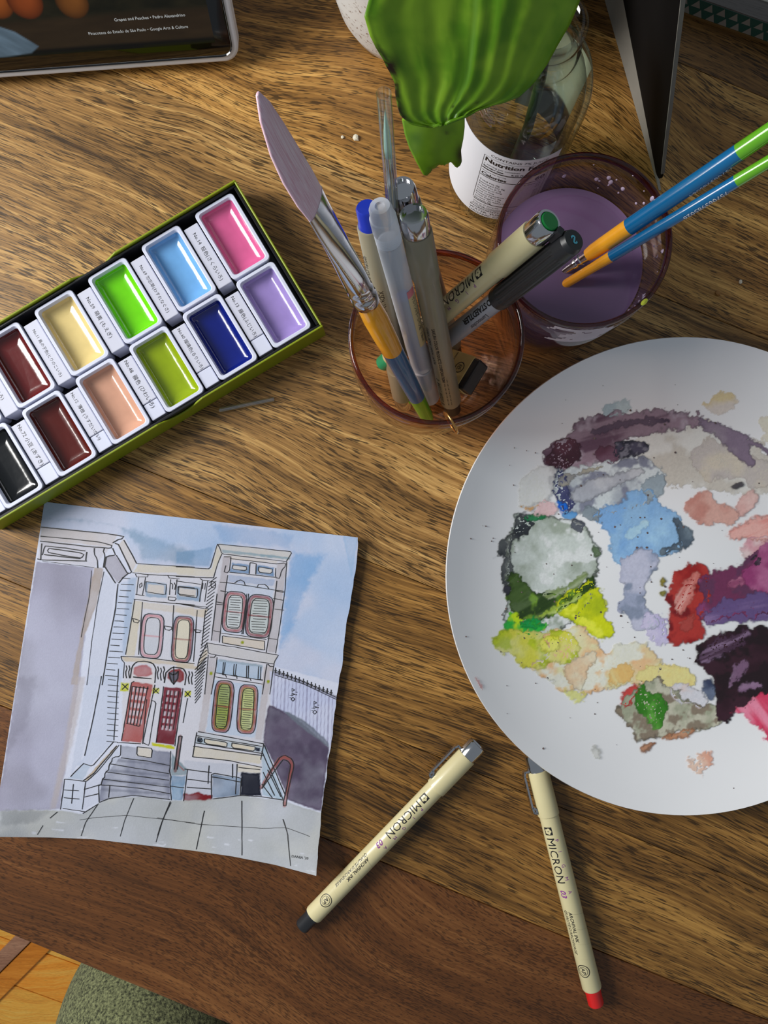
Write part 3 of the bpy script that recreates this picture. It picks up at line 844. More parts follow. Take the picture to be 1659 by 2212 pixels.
# green pool
patch(q5((370, 1000), (400, 910), (500, 900), (620, 920), (720, 960), (790, 1030), (812, 1090), (805, 1180), (760, 1330), (700, 1410), (560, 1530), (480, 1540), (400, 1500), (355, 1440), (360, 1200)), (186, 194, 190), (150, 160, 148), alpha=0.95, edge=0.75, c3=(206, 210, 210), fscale=0.022, rag=8, soft=4, label='grey green mottled pool')
patch(q5((360, 1010), (395, 910), (470, 925), (485, 960), (420, 1000), (375, 1080), (380, 1200), (358, 1290), (350, 1150), (345, 1090), (300, 1130), (305, 1070)), (40, 44, 50), (80, 84, 86), alpha=0.95, edge=0.3, label='black edge of the green pool')
patch(q5((430, 905), (520, 900), (560, 912), (500, 935), (440, 930)), (16, 110, 60), (40, 130, 80), alpha=0.85, edge=0.2, rag=5, label='emerald edge')
patch(q5((690, 940), (730, 945), (730, 1000), (700, 985)), (50, 54, 66), (86, 90, 100), alpha=0.9, edge=0.2, rag=8, label='dark grey blot')
patch(q5((770, 1020), (815, 1070), (815, 1110), (785, 1090)), (60, 82, 92), (90, 110, 80), alpha=0.9, edge=0.3, rag=6, label='dark teal blot')
patch(q6((600, 290), (650, 200), (770, 130), (820, 180), (850, 260), (850, 330), (905, 400), (800, 410), (720, 340)), (196, 204, 10), (160, 176, 10), alpha=0.95, edge=0.25, c3=(214, 220, 60), label='acid yellow green pool')
patch(q6((366, 80), (410, 90), (450, 150), (500, 200), (640, 205), (770, 100), (800, 110), (780, 170), (640, 260), (540, 330), (440, 335), (380, 285), (362, 180)), (34, 58, 14), (62, 92, 20), alpha=0.93, alpha2=0.75, edge=0.4, c3=(110, 150, 40), rag=8, stretch=-30, label='dark olive green sweep')
patch(q6((500, 300), (640, 240), (730, 180), (740, 200), (640, 270), (520, 315)), (176, 196, 110), (150, 176, 60), alpha=0.85, edge=0.1, rag=4, stretch=-30, label='light green streak')
patch(q6((540, 190), (640, 150), (720, 110), (750, 80), (740, 120), (650, 180), (570, 215)), (170, 182, 150), (120, 140, 80), alpha=0.8, edge=0.2, rag=5, stretch=-30, label='pale green streak')
patch(q6((355, 285), (420, 310), (500, 345), (570, 335), (545, 375), (440, 400), (358, 372)), (120, 214, 10), (40, 170, 60), alpha=0.93, edge=0.2, c3=(190, 225, 20), label='vivid lime blot')
patch(q6((410, 320), (560, 335), (545, 365), (430, 350)), (10, 110, 50), (20, 150, 70), alpha=0.9, edge=0.2, rag=8, label='emerald blot')
patch(q6((335, 150), (365, 150), (372, 190), (345, 195)), (30, 30, 42), (50, 50, 60), alpha=0.95, edge=0.1, rag=6, label='small black blot')
# ochre wash
patch(q6((560, 380), (640, 360), (720, 380), (800, 450), (860, 480), (980, 430), (1050, 450), (1110, 550), (1110, 620), (1000, 640), (860, 650), (780, 695), (640, 660), (520, 610), (470, 540), (560, 500)), (240, 216, 170), (226, 176, 130), alpha=0.8, alpha2=0.92, edge=0.2, c3=(236, 226, 206), fscale=0.018, label='peach ochre wash')
patch(q6((300, 430), (340, 385), (480, 385), (600, 370), (690, 400), (700, 480), (640, 540), (560, 540), (470, 560), (390, 540), (385, 480), (320, 465)), (206, 204, 70), (228, 220, 130), alpha=0.9, alpha2=0.7, edge=0.3, c3=(180, 196, 30), fscale=0.022, label='yellow green wash')
patch(q6((510, 430), (560, 395), (615, 410), (615, 460), (560, 485), (520, 470)), (216, 216, 40), (226, 226, 110), alpha=0.9, edge=0.25, rag=5, label='lemon yellow spot')
patch(q6((1010, 560), (1190, 540), (1285, 595), (1280, 650), (1160, 660), (1010, 620)), (222, 194, 106), (230, 208, 140), alpha=0.9, edge=0.12, rag=6, label='yellow ochre wash')
patch(q6((880, 580), (960, 540), (975, 600), (930, 640), (880, 640)), (226, 180, 110), (232, 200, 140), alpha=0.85, edge=0.1, stretch=60, label='orange ochre wash')
patch(q6((640, 560), (720, 500), (800, 470), (790, 540), (740, 600), (735, 660), (690, 650)), (232, 192, 158), (238, 214, 190), alpha=0.85, edge=0.3, rag=6, label='peach wash')
patch(q6((660, 680), (740, 690), (730, 730), (690, 720)), (220, 226, 120), alpha=0.6, edge=0.1, label='faint yellow wash')
# green blob low on the plate
patch(q6((920, 700), (950, 655), (1000, 640), (1020, 680), (960, 760), (928, 750)), (190, 66, 62), (206, 100, 90), alpha=0.95, edge=0.25, rag=3, label='red crescent')
patch(q6((1170, 650), (1280, 660), (1340, 720), (1330, 745), (1250, 740), (1180, 700)), (222, 186, 170), (206, 206, 214), alpha=0.9, edge=0.2, label='pale pink wash')
patch(q6((915, 770), (960, 680), (1080, 625), (1160, 640), (1200, 700), (1310, 745), (1390, 750), (1420, 830), (1330, 860), (1250, 860), (1130, 890), (1030, 920), (930, 830)), (150, 154, 132), (182, 180, 162), alpha=0.95, edge=0.45, c3=(128, 116, 100), fscale=0.03, label='murky green grey blob')
patch(q6((1000, 660), (1050, 640), (1075, 705), (1140, 705), (1140, 850), (1070, 850), (1040, 790), (1005, 770)), (48, 118, 22), (92, 160, 60), alpha=0.9, edge=0.2, rag=6, fscale=.04, label='leaf green dab')
patch(q6((1130, 900), (1260, 855), (1300, 875), (1250, 905), (1150, 915)), (184, 130, 96), (206, 164, 134), alpha=0.85, edge=0.4, rag=4, label='brown edge stain')
patch(q6((1008, 960), (1050, 932), (1100, 928), (1070, 962), (1030, 985)), (160, 108, 78), (190, 144, 116), alpha=0.9, edge=0.5, rag=3, label='small brown stain')
patch(q6((1250, 1040), (1320, 1000), (1365, 1000), (1360, 1045), (1310, 1085)), (216, 160, 136), (228, 190, 172), alpha=0.8, edge=0.15, spots=0.35, label='faint peach stain')
# reds and purples
patch(q5((1240, 830), (1340, 785), (1370, 860), (1480, 870), (1540, 920), (1450, 950), (1340, 945), (1260, 905)), (188, 128, 116), (206, 160, 148), alpha=0.85, edge=0.15, label='dusty rose wash')
patch(q5((1490, 850), (1540, 785), (1610, 790), (1600, 860), (1520, 925)), (210, 166, 160), (222, 186, 180), alpha=0.85, edge=0.3, rag=4, label='pale rose wash')
patch(q5((1450, 1000), (1530, 940), (1640, 910), (1720, 930), (1800, 950), (1800, 1020), (1560, 1030), (1480, 1020)), (196, 82, 74), (222, 168, 160), alpha=0.93, edge=0.3, rag=5, stretch=-20, label='coral red stroke')
patch(q5((1530, 1060), (1620, 1030), (1760, 1060), (1760, 1180), (1580, 1160)), (206, 150, 160), (226, 196, 196), alpha=0.85, edge=0.2, label='pink wash')
patch(q6((1170, 180), (1220, 60), (1300, 65), (1345, 60), (1350, 200), (1310, 280), (1310, 340), (1330, 390), (1250, 420), (1180, 455), (1165, 300)), (136, 22, 22), (164, 48, 42), alpha=0.97, edge=0.15, c3=(110, 16, 22), spots=0.12, label='brick red smear')
patch(q6((1190, 200), (1250, 120), (1300, 70), (1308, 130), (1270, 240), (1230, 290), (1195, 280)), (214, 160, 152), (190, 100, 92), alpha=0.9, edge=0.1, rag=5, stretch=-60, label='pink streak')
patch(q6((1200, 340), (1290, 280), (1280, 350), (1230, 390)), (206, 130, 120), (170, 70, 64), alpha=0.8, edge=0.1, rag=5, stretch=-60, label='salmon streak')
patch(q6((1320, 100), (1480, 62), (1560, 20), (1640, -40), (1760, -80), (1860, 60), (1860, 260), (1560, 290), (1330, 340), (1310, 290), (1350, 220)), (104, 44, 78), (126, 60, 104), alpha=0.97, edge=0.15, c3=(90, 48, 78), label='plum smear')
patch(q6((1460, 130), (1540, 95), (1640, 80), (1640, 110), (1540, 150), (1470, 160)), (180, 110, 140), (140, 70, 104), alpha=0.85, edge=0.1, stretch=-20, rag=5, label='pink streak on plum')
patch(q6((1320, 320), (1400, 245), (1600, 190), (1700, 220), (1860, 230), (1860, 290), (1500, 320), (1380, 350)), (96, 76, 124), (130, 106, 150), alpha=0.93, edge=0.1, stretch=-12, label='violet smear')
patch(q6((1300, 510), (1330, 420), (1450, 380), (1560, 355), (1700, 370), (1860, 400), (1860, 700), (1659, 690), (1500, 760), (1430, 830), (1400, 740), (1410, 640), (1310, 560)), (40, 16, 26), (52, 24, 36), alpha=0.98, edge=0.1, c3=(30, 14, 20), spots=0.05, label='near black maroon pool')
patch(q6((1310, 510), (1345, 430), (1550, 375), (1560, 405), (1420, 490), (1320, 540)), (128, 104, 132), (70, 46, 66), alpha=0.88, edge=0.05, stretch=-24, fscale=.035, label='mauve brush streak')
patch(q6((1460, 610), (1500, 540), (1555, 520), (1565, 555), (1510, 600), (1470, 665)), (168, 142, 168), (120, 90, 118), alpha=0.88, edge=0.05, rag=5, label='mauve dab')
patch(q6((1510, 650), (1560, 630), (1635, 640), (1600, 665), (1520, 675)), (150, 120, 150), (110, 80, 110), alpha=0.85, edge=0.05, rag=4, label='mauve dab')
patch(q6((1335, 610), (1385, 620), (1400, 680), (1370, 720), (1340, 690)), (46, 56, 86), (96, 108, 132), alpha=0.9, edge=0.2, rag=5, label='navy blot')
patch(q6((1490, 770), (1550, 740), (1659, 700), (1800, 690), (1800, 900), (1680, 920), (1620, 870), (1540, 800)), (200, 56, 92), (224, 130, 156), alpha=0.9, edge=0.15, stretch=50, label='raspberry pink smear')
patch(q5((1500, 1215), (1580, 1130), (1640, 1060), (1800, 1010), (1860, 1200), (1700, 1300), (1550, 1260)), (140, 56, 106), (168, 96, 136), alpha=0.93, edge=0.15, label='magenta smear')
patch(q5((1560, 1110), (1600, 1100), (1625, 1130), (1600, 1160), (1570, 1150)), (50, 40, 52), (96, 70, 90), alpha=0.85, edge=0.5, rag=4, spots=.4, label='dark speckled spot')
# left blots
patch(q5((410, 770), (440, 710), (500, 670), (600, 655), (590, 740), (580, 820), (520, 850), (450, 880), (415, 850)), (232, 226, 216), (238, 234, 228), alpha=0.6, edge=0.32, rag=5, label='clear pool with ochre rim')
patch(q5((415, 850), (450, 875), (520, 850), (500, 870), (440, 885)), (208, 160, 100), alpha=0.8, edge=0.2, rag=3, label='ochre rim stain')
patch(q5((500, 880), (560, 845), (590, 880), (540, 905)), (236, 186, 188), alpha=0.8, edge=0.1, label='pale pink blot')
patch(q6((188, 605), (212, 608), (240, 655), (230, 672), (200, 640)), (226, 172, 172), alpha=0.85, edge=0.3, rag=2, label='pink drip near the rim')
patch(q6((166, 572), (186, 575), (186, 600), (170, 595)), (228, 178, 178), alpha=0.8, edge=0.3, rag=2, label='pink drip near the rim')
patch(q6((335, 832), (355, 840), (355, 862), (338, 850)), (222, 160, 170), alpha=0.8, edge=0.3, rag=2, label='pink drip near the rim')
patch(q6((770, 950), (800, 938), (825, 970), (820, 1015), (790, 1010)), (214, 214, 206), alpha=0.35, edge=0.5, rag=2, label='dried water mark')
patch(q6((1120, 110), (1145, 105), (1140, 150), (1120, 145)), (176, 160, 40), (120, 110, 40), alpha=0.85, edge=0.4, rag=4, label='olive fleck')
patch(q6((1115, 180), (1145, 175), (1135, 205)), (130, 124, 50), alpha=0.85, edge=0.4, rag=4, label='olive fleck')
patch(q5((1460, 765), (1500, 750), (1530, 760), (1490, 775)), (70, 66, 72), alpha=0.85, edge=0.2, rag=5, label='dark fleck')
# scattered specks, too small to count
sp = MB(); rs = random.Random(4)
for i in range(150):
    px = rs.gauss(1290, 190); py = rs.gauss(1220, 220)
    for _ in range(1):
        z = 0.006
        for __ in range(4):
            q = P(px, py, z); rr = math.hypot(q.x - PC.x, q.y - PC.y); z = float(plate_z(rr))
    if rr > PR - 0.004: continue
    s_ = rs.choice([0.0002, 0.0003, 0.0004, 0.0006])
    n = 7
    sp.add([(q.x - PC.x + s_ * math.cos(6.283 * k / n) * rs.uniform(.6, 1.3), q.y - PC.y + s_ * math.sin(6.283 * k / n), z + 0.0030 * 0 + 0.0004) for k in range(n)], [tuple(range(n))])
so = sp.build('paint_specks', plain('speck_paint', (92, 78, 76), rough=0.5, var=0.4, scale=30), plate)
so['kind'] = 'stuff'

# ------------------------------------------------------------------ house painting on paper
def zpaper(px, py):
    d1 = np.hypot(np.asarray(px) - 683, np.asarray(py) - 1892); d2 = np.hypot(np.asarray(px) + 12, np.asarray(py) - 1809)
    t1 = np.clip(1 - d1 / 300, 0, 1); t2 = np.clip(1 - d2 / 240, 0, 1)
    e = np.clip((np.asarray(py) - 1500) / 350, 0, 1)
    return 0.0006 + 0.013 * t1 ** 1.8 + 0.010 * t2 ** 1.8 + 0.0016 * e ** 2 + 0.0045 * np.clip((np.asarray(px) - 480) / 290, 0, 1) ** 2
pTop = [(96, 1084), (300, 1108), (550, 1136), (774.5, 1161)]
pBot = [(-12, 1809), (0, 1808), (110, 1809), (202, 1813), (340, 1829), (420, 1838), (502, 1850), (593, 1868), (683, 1892)]
pLef = [(96, 1084), (65, 1285), (36, 1470), (1, 1695), (-12, 1809)]
pRig = [(774.5, 1161), (771, 1202), (765, 1252), (755, 1310), (745, 1379), (741, 1417), (735, 1462), (727, 1513), (717, 1592), (712, 1620), (703, 1690), (694, 1754), (683, 1892)]
def polyat(p, t):
    p = np.asarray(p, float); s = np.concatenate([[0], np.cumsum(np.hypot(*np.diff(p, axis=0).T))]); s /= s[-1]
    return np.stack([np.interp(t, s, p[:, 0]), np.interp(t, s, p[:, 1])], -1)
NU, NV = 350, 370
u = np.linspace(0, 1, NU); v = np.linspace(0, 1, NV)
T_, B_, L_c, R_c = polyat(pTop, u), polyat(pBot, u), polyat(pLef, v), polyat(pRig, v)
U, V = np.meshgrid(u, v)
G = ((1 - V)[..., None] * T_[None] + V[..., None] * B_[None] + (1 - U)[..., None] * L_c[:, None] + U[..., None] * R_c[:, None]
     - ((1 - U) * (1 - V))[..., None] * T_[0] - (U * (1 - V))[..., None] * T_[-1] - ((1 - U) * V)[..., None] * B_[0] - (U * V)[..., None] * B_[-1])
GX, GY = G[..., 0], G[..., 1]
rag_ = (fbm(np.full(NV, 3.0), np.linspace(0, 24, NV), 77, 3) - 0.5) * 5
GX = GX + rag_[:, None] * sstep(0.97, 1.0, U)
PGAIN = 0.80
pcol = np.zeros(GX.shape + (3,)); pcol[:] = np.array(lin((218, 223, 243), PGAIN))
def mix_into(mask, rgb):
    global pcol
    pcol = pcol * (1 - mask[..., None]) + np.array(lin(rgb, PGAIN)) * mask[..., None]
wc = [100]
def wash(poly, rgb, a=0.9, soft=2.5, edge=0.12, var=0.35, rag=2.0, rgb2=None, fs=0.02, smooth=0):
    global pcol
    if smooth: poly = smooth_poly(poly, smooth)
    wc[0] += 7; sd = wc[0]
    xs = [p[0] for p in poly]; ys = [p[1] for p in poly]; m = 8
    sel = (GX > min(xs) - m) & (GX < max(xs) + m) & (GY > min(ys) - m) & (GY < max(ys) + m)
    if not sel.any(): return
    X, Y = GX[sel], GY[sel]
    d = sdf(X, Y, poly) + (fbm(X * .12, Y * .12, sd, 3) - .5) * 2 * rag
    k = sstep(soft * .4, -soft, d)
    t = fbm(X * fs, Y * fs, sd + 2, 4)
    al = np.clip(a * (1 - var + 2 * var * t) + edge * np.exp(-((d + 2) / 2.2) ** 2), 0, 1) * k
    c = np.array(lin(rgb, PGAIN))[None]
    if rgb2 is not None:
        w = sstep(.38, .62, fbm(X * fs * .8 + 4, Y * fs * .8, sd + 5, 3))[:, None]
        c = c * (1 - w) + np.array(lin(rgb2, PGAIN))[None] * w
    pcol[sel] = pcol[sel] * (1 - al[:, None]) + c * al[:, None]
def band(poly, rgb, w, a=0.95, closed=True):
    """a brush line of width w along a polyline"""
    p = poly + [poly[0]] if closed else poly
    xs = [q[0] for q in p]; ys = [q[1] for q in p]; m = w + 4
    sel = (GX > min(xs) - m) & (GX < max(xs) + m) & (GY > min(ys) - m) & (GY < max(ys) + m)
    if not sel.any(): return
    X, Y = GX[sel], GY[sel]; d = np.full(X.shape, 1e9)
    for (ax, ay), (bx, by) in zip(p[:-1], p[1:]):
        ex, ey = bx - ax, by - ay
        t = np.clip(((X - ax) * ex + (Y - ay) * ey) / (ex * ex + ey * ey + 1e-9), 0, 1)
        d = np.minimum(d, np.hypot(X - ax - ex * t, Y - ay - ey * t))
    al = a * sstep(w * .5 + .9, w * .5 - .9, d) * (0.8 + 0.4 * (fbm(X * .1, Y * .1, 9, 2) - .5))
    pcol[sel] = pcol[sel] * (1 - al[:, None]) + np.array(lin(rgb, PGAIN)) * al[:, None]
def cA(*p): return [(x / 3.95, y / 3.95 + 1060) for x, y in p]
def cB(*p): return [(x / 3.95 + 380, y / 3.95 + 1080) for x, y in p]
def cC(*p): return [(x / 3.95, y / 3.95 + 1460) for x, y in p]
def cD(*p): return [(x / 3.95 + 340, y / 3.95 + 1440) for x, y in p]
def rr(cx, cy, w, h, ang=0.0, p=4.6, n=40, sk=0.0):
    """rounded window outline"""
    o = []
    for i in range(n):
        t = 2 * math.pi * i / n; c, s = math.cos(t), math.sin(t)
        x = w * math.copysign(abs(c) ** (2 / p), c); y = h * math.copysign(abs(s) ** (2 / p), s)
        a = math.radians(ang); o.append((cx + x * math.cos(a) - y * math.sin(a), cy + x * math.sin(a) + y * math.cos(a)))
    return o
SKY = [(80, 1140), (96, 1070), (790, 1150), (745, 1480), (590, 1440), (600, 1410), (628, 1195), (468, 1176), (455, 1228), (298, 1222), (267, 1158)]
wash(SKY, (150, 184, 228), a=0.55, var=0.5, rgb2=(186, 196, 226), fs=0.011, soft=3)
wash(cA((360, 240), (1000, 300), (1180, 480), (1200, 600), (1659, 640), (1659, 520), (1150, 330), (700, 230)), (96, 140, 172), a=0.45, soft=10, edge=0, var=.5, fs=.015, rag=6)
wash(cB((0, 440), (200, 420), (320, 390), (290, 570), (0, 550)), (104, 148, 190), a=0.55, soft=5, edge=.15, fs=.015)
wash(cB((1000, 440), (940, 620), (880, 1100), (860, 1300), (960, 1200), (1150, 700), (1300, 450)), (110, 166, 222), a=0.6, soft=12, edge=0, var=.3, rag=8)
wash(cB((300, 200), (800, 250), (1000, 300), (980, 420), (400, 370)), (130, 168, 216), a=0.45, soft=8, edge=.0, rag=6)
wash(cB((1420, 300), (1556, 320), (1500, 690), (1480, 600)), (160, 190, 228), a=0.5, edge=.2)
# left neighbour
wash(cA((350, 305), (1000, 370), (960, 480), (340, 430)), (206, 200, 204), a=0.85)
wash(cA((340, 430), (940, 480), (810, 655), (320, 590)), (206, 204, 216), a=0.85)
wash([(78, 1212), (203, 1226), (188, 1340), (175, 1460), (150, 1600), (130, 1748), (-12, 1755), (4, 1680), (38, 1460)], (150, 148, 168), a=0.85, rgb2=(176, 176, 200), fs=.008, var=.3)
wash(cC((150, 0), (320, 0), (250, 400), (60, 700), (10, 900), (0, 960)), (132, 130, 148), a=0.45, soft=12, edge=0, rag=6)
wash(cA((800, 655), (890, 660), (830, 960), (720, 1250), (660, 1659), (600, 1659), (690, 1200), (770, 800)), (178, 166, 162), a=0.85)
wash(cC((640, 0), (740, 0), (620, 600), (540, 880), (480, 1140), (420, 1140), (540, 600)), (190, 180, 180), a=0.6, soft=6)
wash(cA((880, 690), (990, 790), (960, 1000), (880, 1659), (740, 1659), (830, 960)), (206, 212, 232), a=0.75)
wash(cC((740, 0), (860, 0), (700, 700), (600, 860), (640, 600)), (202, 210, 232), a=0.7)
wash(cA((890, 560), (990, 550), (1100, 705), (1000, 790), (895, 650)), (176, 174, 190), a=0.85)
wash(cA((1055, 415), (1165, 620), (1130, 700), (1000, 460)), (212, 206, 206), a=0.8)
wash(cA((1020, 790), (1180, 730), (1120, 1100), (1060, 1420), (1040, 1659), (880, 1659), (930, 1300), (980, 960)), (204, 214, 238), a=0.8)
wash(cA((1090, 740), (1180, 735), (1130, 1080), (1070, 1400), (1040, 1400), (1060, 1050)), (150, 174, 206), a=0.5, soft=5)
wash(cC((860, 0), (1040, 0), (970, 560), (760, 770), (640, 770), (720, 680)), (196, 206, 230), a=0.7)
# house front
wash([(298, 1222), (455, 1228), (468, 1178), (628, 1196), (612, 1280), (600, 1410), (592, 1442), (575, 1640), (560, 1700), (380, 1720), (330, 1620), (262, 1600), (264, 1480), (288, 1320)], (214, 214, 226), a=0.9, var=.1)
wash(cA((1180, 625), (1659, 650), (1659, 705), (1130, 700)), (214, 206, 190), a=0.8)
wash(cB((0, 580), (300, 590), (350, 380), (390, 460), (320, 660), (0, 640)), (214, 208, 196), a=0.8)
wash(cB((360, 375), (990, 440), (970, 515), (390, 460)), (206, 204, 204), a=0.85)
wash(cB((390, 420), (980, 490), (975, 510), (390, 450)), (146, 168, 182), a=0.8, soft=1.5)
wash(cB((400, 465), (870, 520), (860, 540), (470, 510)), (214, 208, 206), a=0.8)
for x in (1140, 1205):
    pass
wash(cA((1140, 930), (1220, 945), (1150, 1410), (1070, 1410)), (212, 204, 188), a=0.8)
wash(cA((1220, 950), (1659, 990), (1659, 1060), (1220, 1010)), (210, 200, 186), a=0.6)
wash(cB((0, 920), (280, 930), (240, 1010), (0, 960)), (212, 200, 184), a=0.7)
wash(cA((1030, 1410), (1659, 1470), (1659, 1500), (1060, 1460)), (206, 192, 172), a=0.8)
wash(cB((0, 1390), (180, 1420), (260, 1240), (280, 1310), (180, 1450), (0, 1430)), (206, 194, 176), a=0.8)
# blue grey window surrounds
wash(rr(328, 1374, 26, 50, 5), (170, 186, 210), a=0.75)
wash(rr(394, 1380, 25, 52, 5), (172, 188, 212), a=0.7)
for (cx, cy, w, h) in ((cA((1330, 840))[0] + (24, 17)), (cA((1620, 870))[0] + (24, 16)), (cB((100, 790))[0] + (24, 16))):
    wash([(cx - w, cy - h), (cx + w, cy - h + 4), (cx + w, cy + h + 3), (cx - w, cy + h)], (150, 172, 200), a=0.75)
    wash([(cx - w + 5, cy - h + 5), (cx + w - 5, cy - h + 9), (cx + w - 5, cy + h - 5), (cx - w + 5, cy + h - 8)], (212, 206, 204), a=0.95)
# tower
wash(cB((400, 480), (470, 480), (440, 640), (370, 1210), (300, 1200), (350, 800)), (186, 180, 188), a=0.8)
wash(cB((860, 540), (945, 530), (920, 780), (850, 1310), (780, 1300), (840, 780)), (190, 186, 194), a=0.8)
wash(cB((450, 635), (845, 680), (840, 740), (440, 700)), (168, 182, 212), a=0.75)
wash(cB((440, 700), (840, 745), (770, 1180), (390, 1130)), (190, 206, 232), a=0.6)
for pts_ in (((480, 535), (635, 550), (630, 635), (455, 615)), ((690, 550), (840, 575), (835, 655), (680, 635))):
    wash(cB(*pts_), (104, 142, 186), a=0.85)
for pts_ in (((490, 555), (610, 570), (605, 605), (480, 590)), ((705, 570), (822, 590), (815, 630), (700, 615))):
    wash(cB(*pts_), (216, 212, 210), a=0.95)
wash(cB((400, 1160), (760, 1200), (755, 1280), (395, 1220)), (214, 200, 180), a=0.75)
wash(cB((265, 1220), (875, 1325), (840, 1400), (280, 1310)), (204, 202, 206), a=0.85)
wash(cB((275, 1320), (350, 1330), (300, 1659), (245, 1659)), (192, 188, 196), a=0.8)
wash(cB((775, 1400), (835, 1400), (800, 1659), (735, 1659)), (192, 188, 196), a=0.8)
wash(cB((350, 1360), (740, 1410), (725, 1540), (345, 1480)), (162, 190, 220), a=0.8)
wash(cB((365, 1355), (740, 1405), (740, 1430), (370, 1380)), (150, 168, 184), a=0.7)
wash(cD((430, 0), (500, 0), (410, 560), (345, 560)), (194, 188, 194), a=0.8)
wash(cD((910, 0), (985, 0), (890, 640), (830, 620)), (196, 190, 196), a=0.8)
wash(cD((480, 110), (900, 160), (835, 610), (410, 560)), (186, 204, 230), a=0.7)
wash(cD((345, 560), (905, 660), (890, 720), (335, 640)), (198, 204, 214), a=0.8)
wash(cD((335, 605), (890, 690), (890, 735), (330, 655)), (174, 196, 214), a=0.7)
wash(cD((400, 615), (595, 645), (590, 685), (400, 655)), (220, 210, 192), a=0.9)
wash(cD((635, 650), (835, 685), (830, 722), (630, 690)), (220, 210, 192), a=0.9)
wash(cD((305, 675), (895, 760), (880, 830), (300, 770)), (214, 206, 190), a=0.85)
wash(cD((225, 800), (680, 830), (890, 860), (880, 1090), (460, 1130), (230, 1100)), (198, 202, 218), a=0.85)
wash(cD((680, 830), (880, 850), (880, 910), (680, 900)), (222, 214, 200), a=0.8)
for c_ in (((345, 605), (385, 612), (382, 650), (342, 642)), ((840, 685), (878, 692), (874, 728), (836, 720))):
    wash(cD(*c_), (34, 42, 62), a=0.95, soft=1)
# windows
def window(cx, cy, w, h, ang, frame, glass, fw, bar=True):
    wash(rr(cx, cy, w, h, ang), glass, a=0.92, soft=1, rag=.5, var=.2)
    band(rr(cx, cy, w, h, ang), frame, fw)
    if bar: 
        a = math.radians(ang)
        band([(cx - w * math.cos(a), cy - w * math.sin(a)), (cx + w * math.cos(a), cy + w * math.sin(a))], frame, fw * .5, closed=False)
window(328, 1374, 20, 44, 5, (206, 150, 160), (206, 208, 220), 6)
window(394, 1381, 18, 46, 5, (140, 46, 52), (220, 214, 198), 6)
window(506, 1322, 20, 40, 6, (166, 72, 80), (206, 212, 216), 6)
window(560, 1331, 24, 42, 6, (140, 40, 52), (196, 204, 206), 6)
window(481, 1526, 17, 52, 6, (150, 62, 62), (150, 164, 84), 7)
window(534, 1532, 17, 49, 4, (164, 80, 76), (190, 198, 132), 7)
# doors
wash(cC((1110, -70), (1310, -60), (1320, 70), (1210, 575), (1035, 555), (1110, 60)), (218, 212, 216), a=0.6)
wash(cC((1120, 45), (1310, 70), (1210, 575), (1035, 555)), (176, 100, 100), a=0.92, var=.2, soft=1.2)
wash(cC((1400, 90), (1555, 105), (1490, 590), (1330, 570)), (112, 40, 52), a=0.95, var=.2, soft=1.2, rgb2=(128, 52, 66))
wash(cA((1150, 1485), (1290, 1485), (1305, 1590), (1130, 1590)), (170, 80, 86), a=0.9, smooth=1)
wash(cA((1430, 1530), (1570, 1510), (1575, 1650), (1420, 1620)), (132, 40, 46), a=0.92, smooth=1)
for i in range(5):
    for j in range(4):
        x0 = 1128 + j * 33 - i * 9; y0 = 92 + i * 66 + j * 4
        wash(cC((x0, y0), (x0 + 22, y0 + 3), (x0 + 16, y0 + 46), (x0 - 6, y0 + 43)), (214, 204, 216), a=0.85, soft=1, rag=.5, edge=0)
for i in range(6):
    for j in range(3):
        x0 = 1424 + j * 33 - i * 9; y0 = 122 + i * 60 + j * 4
        wash(cC((x0, y0), (x0 + 22, y0 + 3), (x0 + 17, y0 + 40), (x0 - 5, y0 + 37)), (206, 196, 208), a=0.85, soft=1, rag=.5, edge=0)
wash(cA((1440, 1550), (1520, 1540), (1525, 1600), (1465, 1640)), (96, 104, 120), a=0.9, soft=1)
for c_ in (((1035, 55), (1105, 60), (1100, 135), (1025, 130)), ((1305, 100), (1360, 105), (1355, 150), (1300, 150)), ((1575, 125), (1630, 130), (1625, 180), (1570, 180))):
    wash(cC(*c_), (196, 200, 70), a=0.9, soft=1)
wash(cC((1295, 568), (1490, 600), (1490, 628), (1300, 595)), (196, 198, 40), a=0.95, soft=1)
# stair
wash(cC((1030, 590), (1460, 650), (1450, 1060), (1150, 1030), (930, 1050), (845, 1080), (840, 930), (870, 880), (930, 760), (955, 700), (1030, 690)), (132, 136, 158), a=0.9, rgb2=(168, 172, 190), fs=.03, var=.25)
for y in (700, 790, 870, 950):
    wash(cC((930 - (y - 700) * .35, y), (1450, y + 50), (1450, y + 75), (930 - (y - 700) * .35, y + 30)), (100, 104, 124), a=0.5, soft=3, edge=0)
wash(cC((1170, 605), (1300, 620), (1290, 700), (1165, 680)), (216, 210, 204), a=0.95, soft=1)
wash(cC((560, 880), (730, 900), (700, 1150), (520, 1130)), (206, 214, 234), a=0.8)
wash(cC((730, 900), (1000, 590), (1030, 690), (870, 890), (840, 1080), (705, 1150)), (206, 212, 232), a=0.8)
wash(cC((710, 895), (990, 590), (1010, 600), (740, 900)), (194, 178, 160), a=0.85, soft=1.5)
wash(cC((600, 860), (720, 750), (780, 770), (710, 890), (560, 880)), (186, 200, 222), a=0.8)
wash(cC((1460, 650), (1600, 800), (1590, 850), (1455, 850)), (124, 146, 158), a=0.85)
wash(cC((1455, 850), (1590, 850), (1560, 1070), (1460, 1060)), (120, 150, 182), a=0.85, rgb2=(150, 176, 204), fs=.04)
wash(cD((220, 1085), (350, 1070), (470, 1100), (470, 1145), (225, 1160)), (124, 24, 34), a=0.95, soft=1.5, rag=3)
wash(cD((470, 915), (715, 950), (705, 1100), (465, 1125)), (142, 162, 190), a=0.85, rgb2=(116, 134, 160), fs=.03)
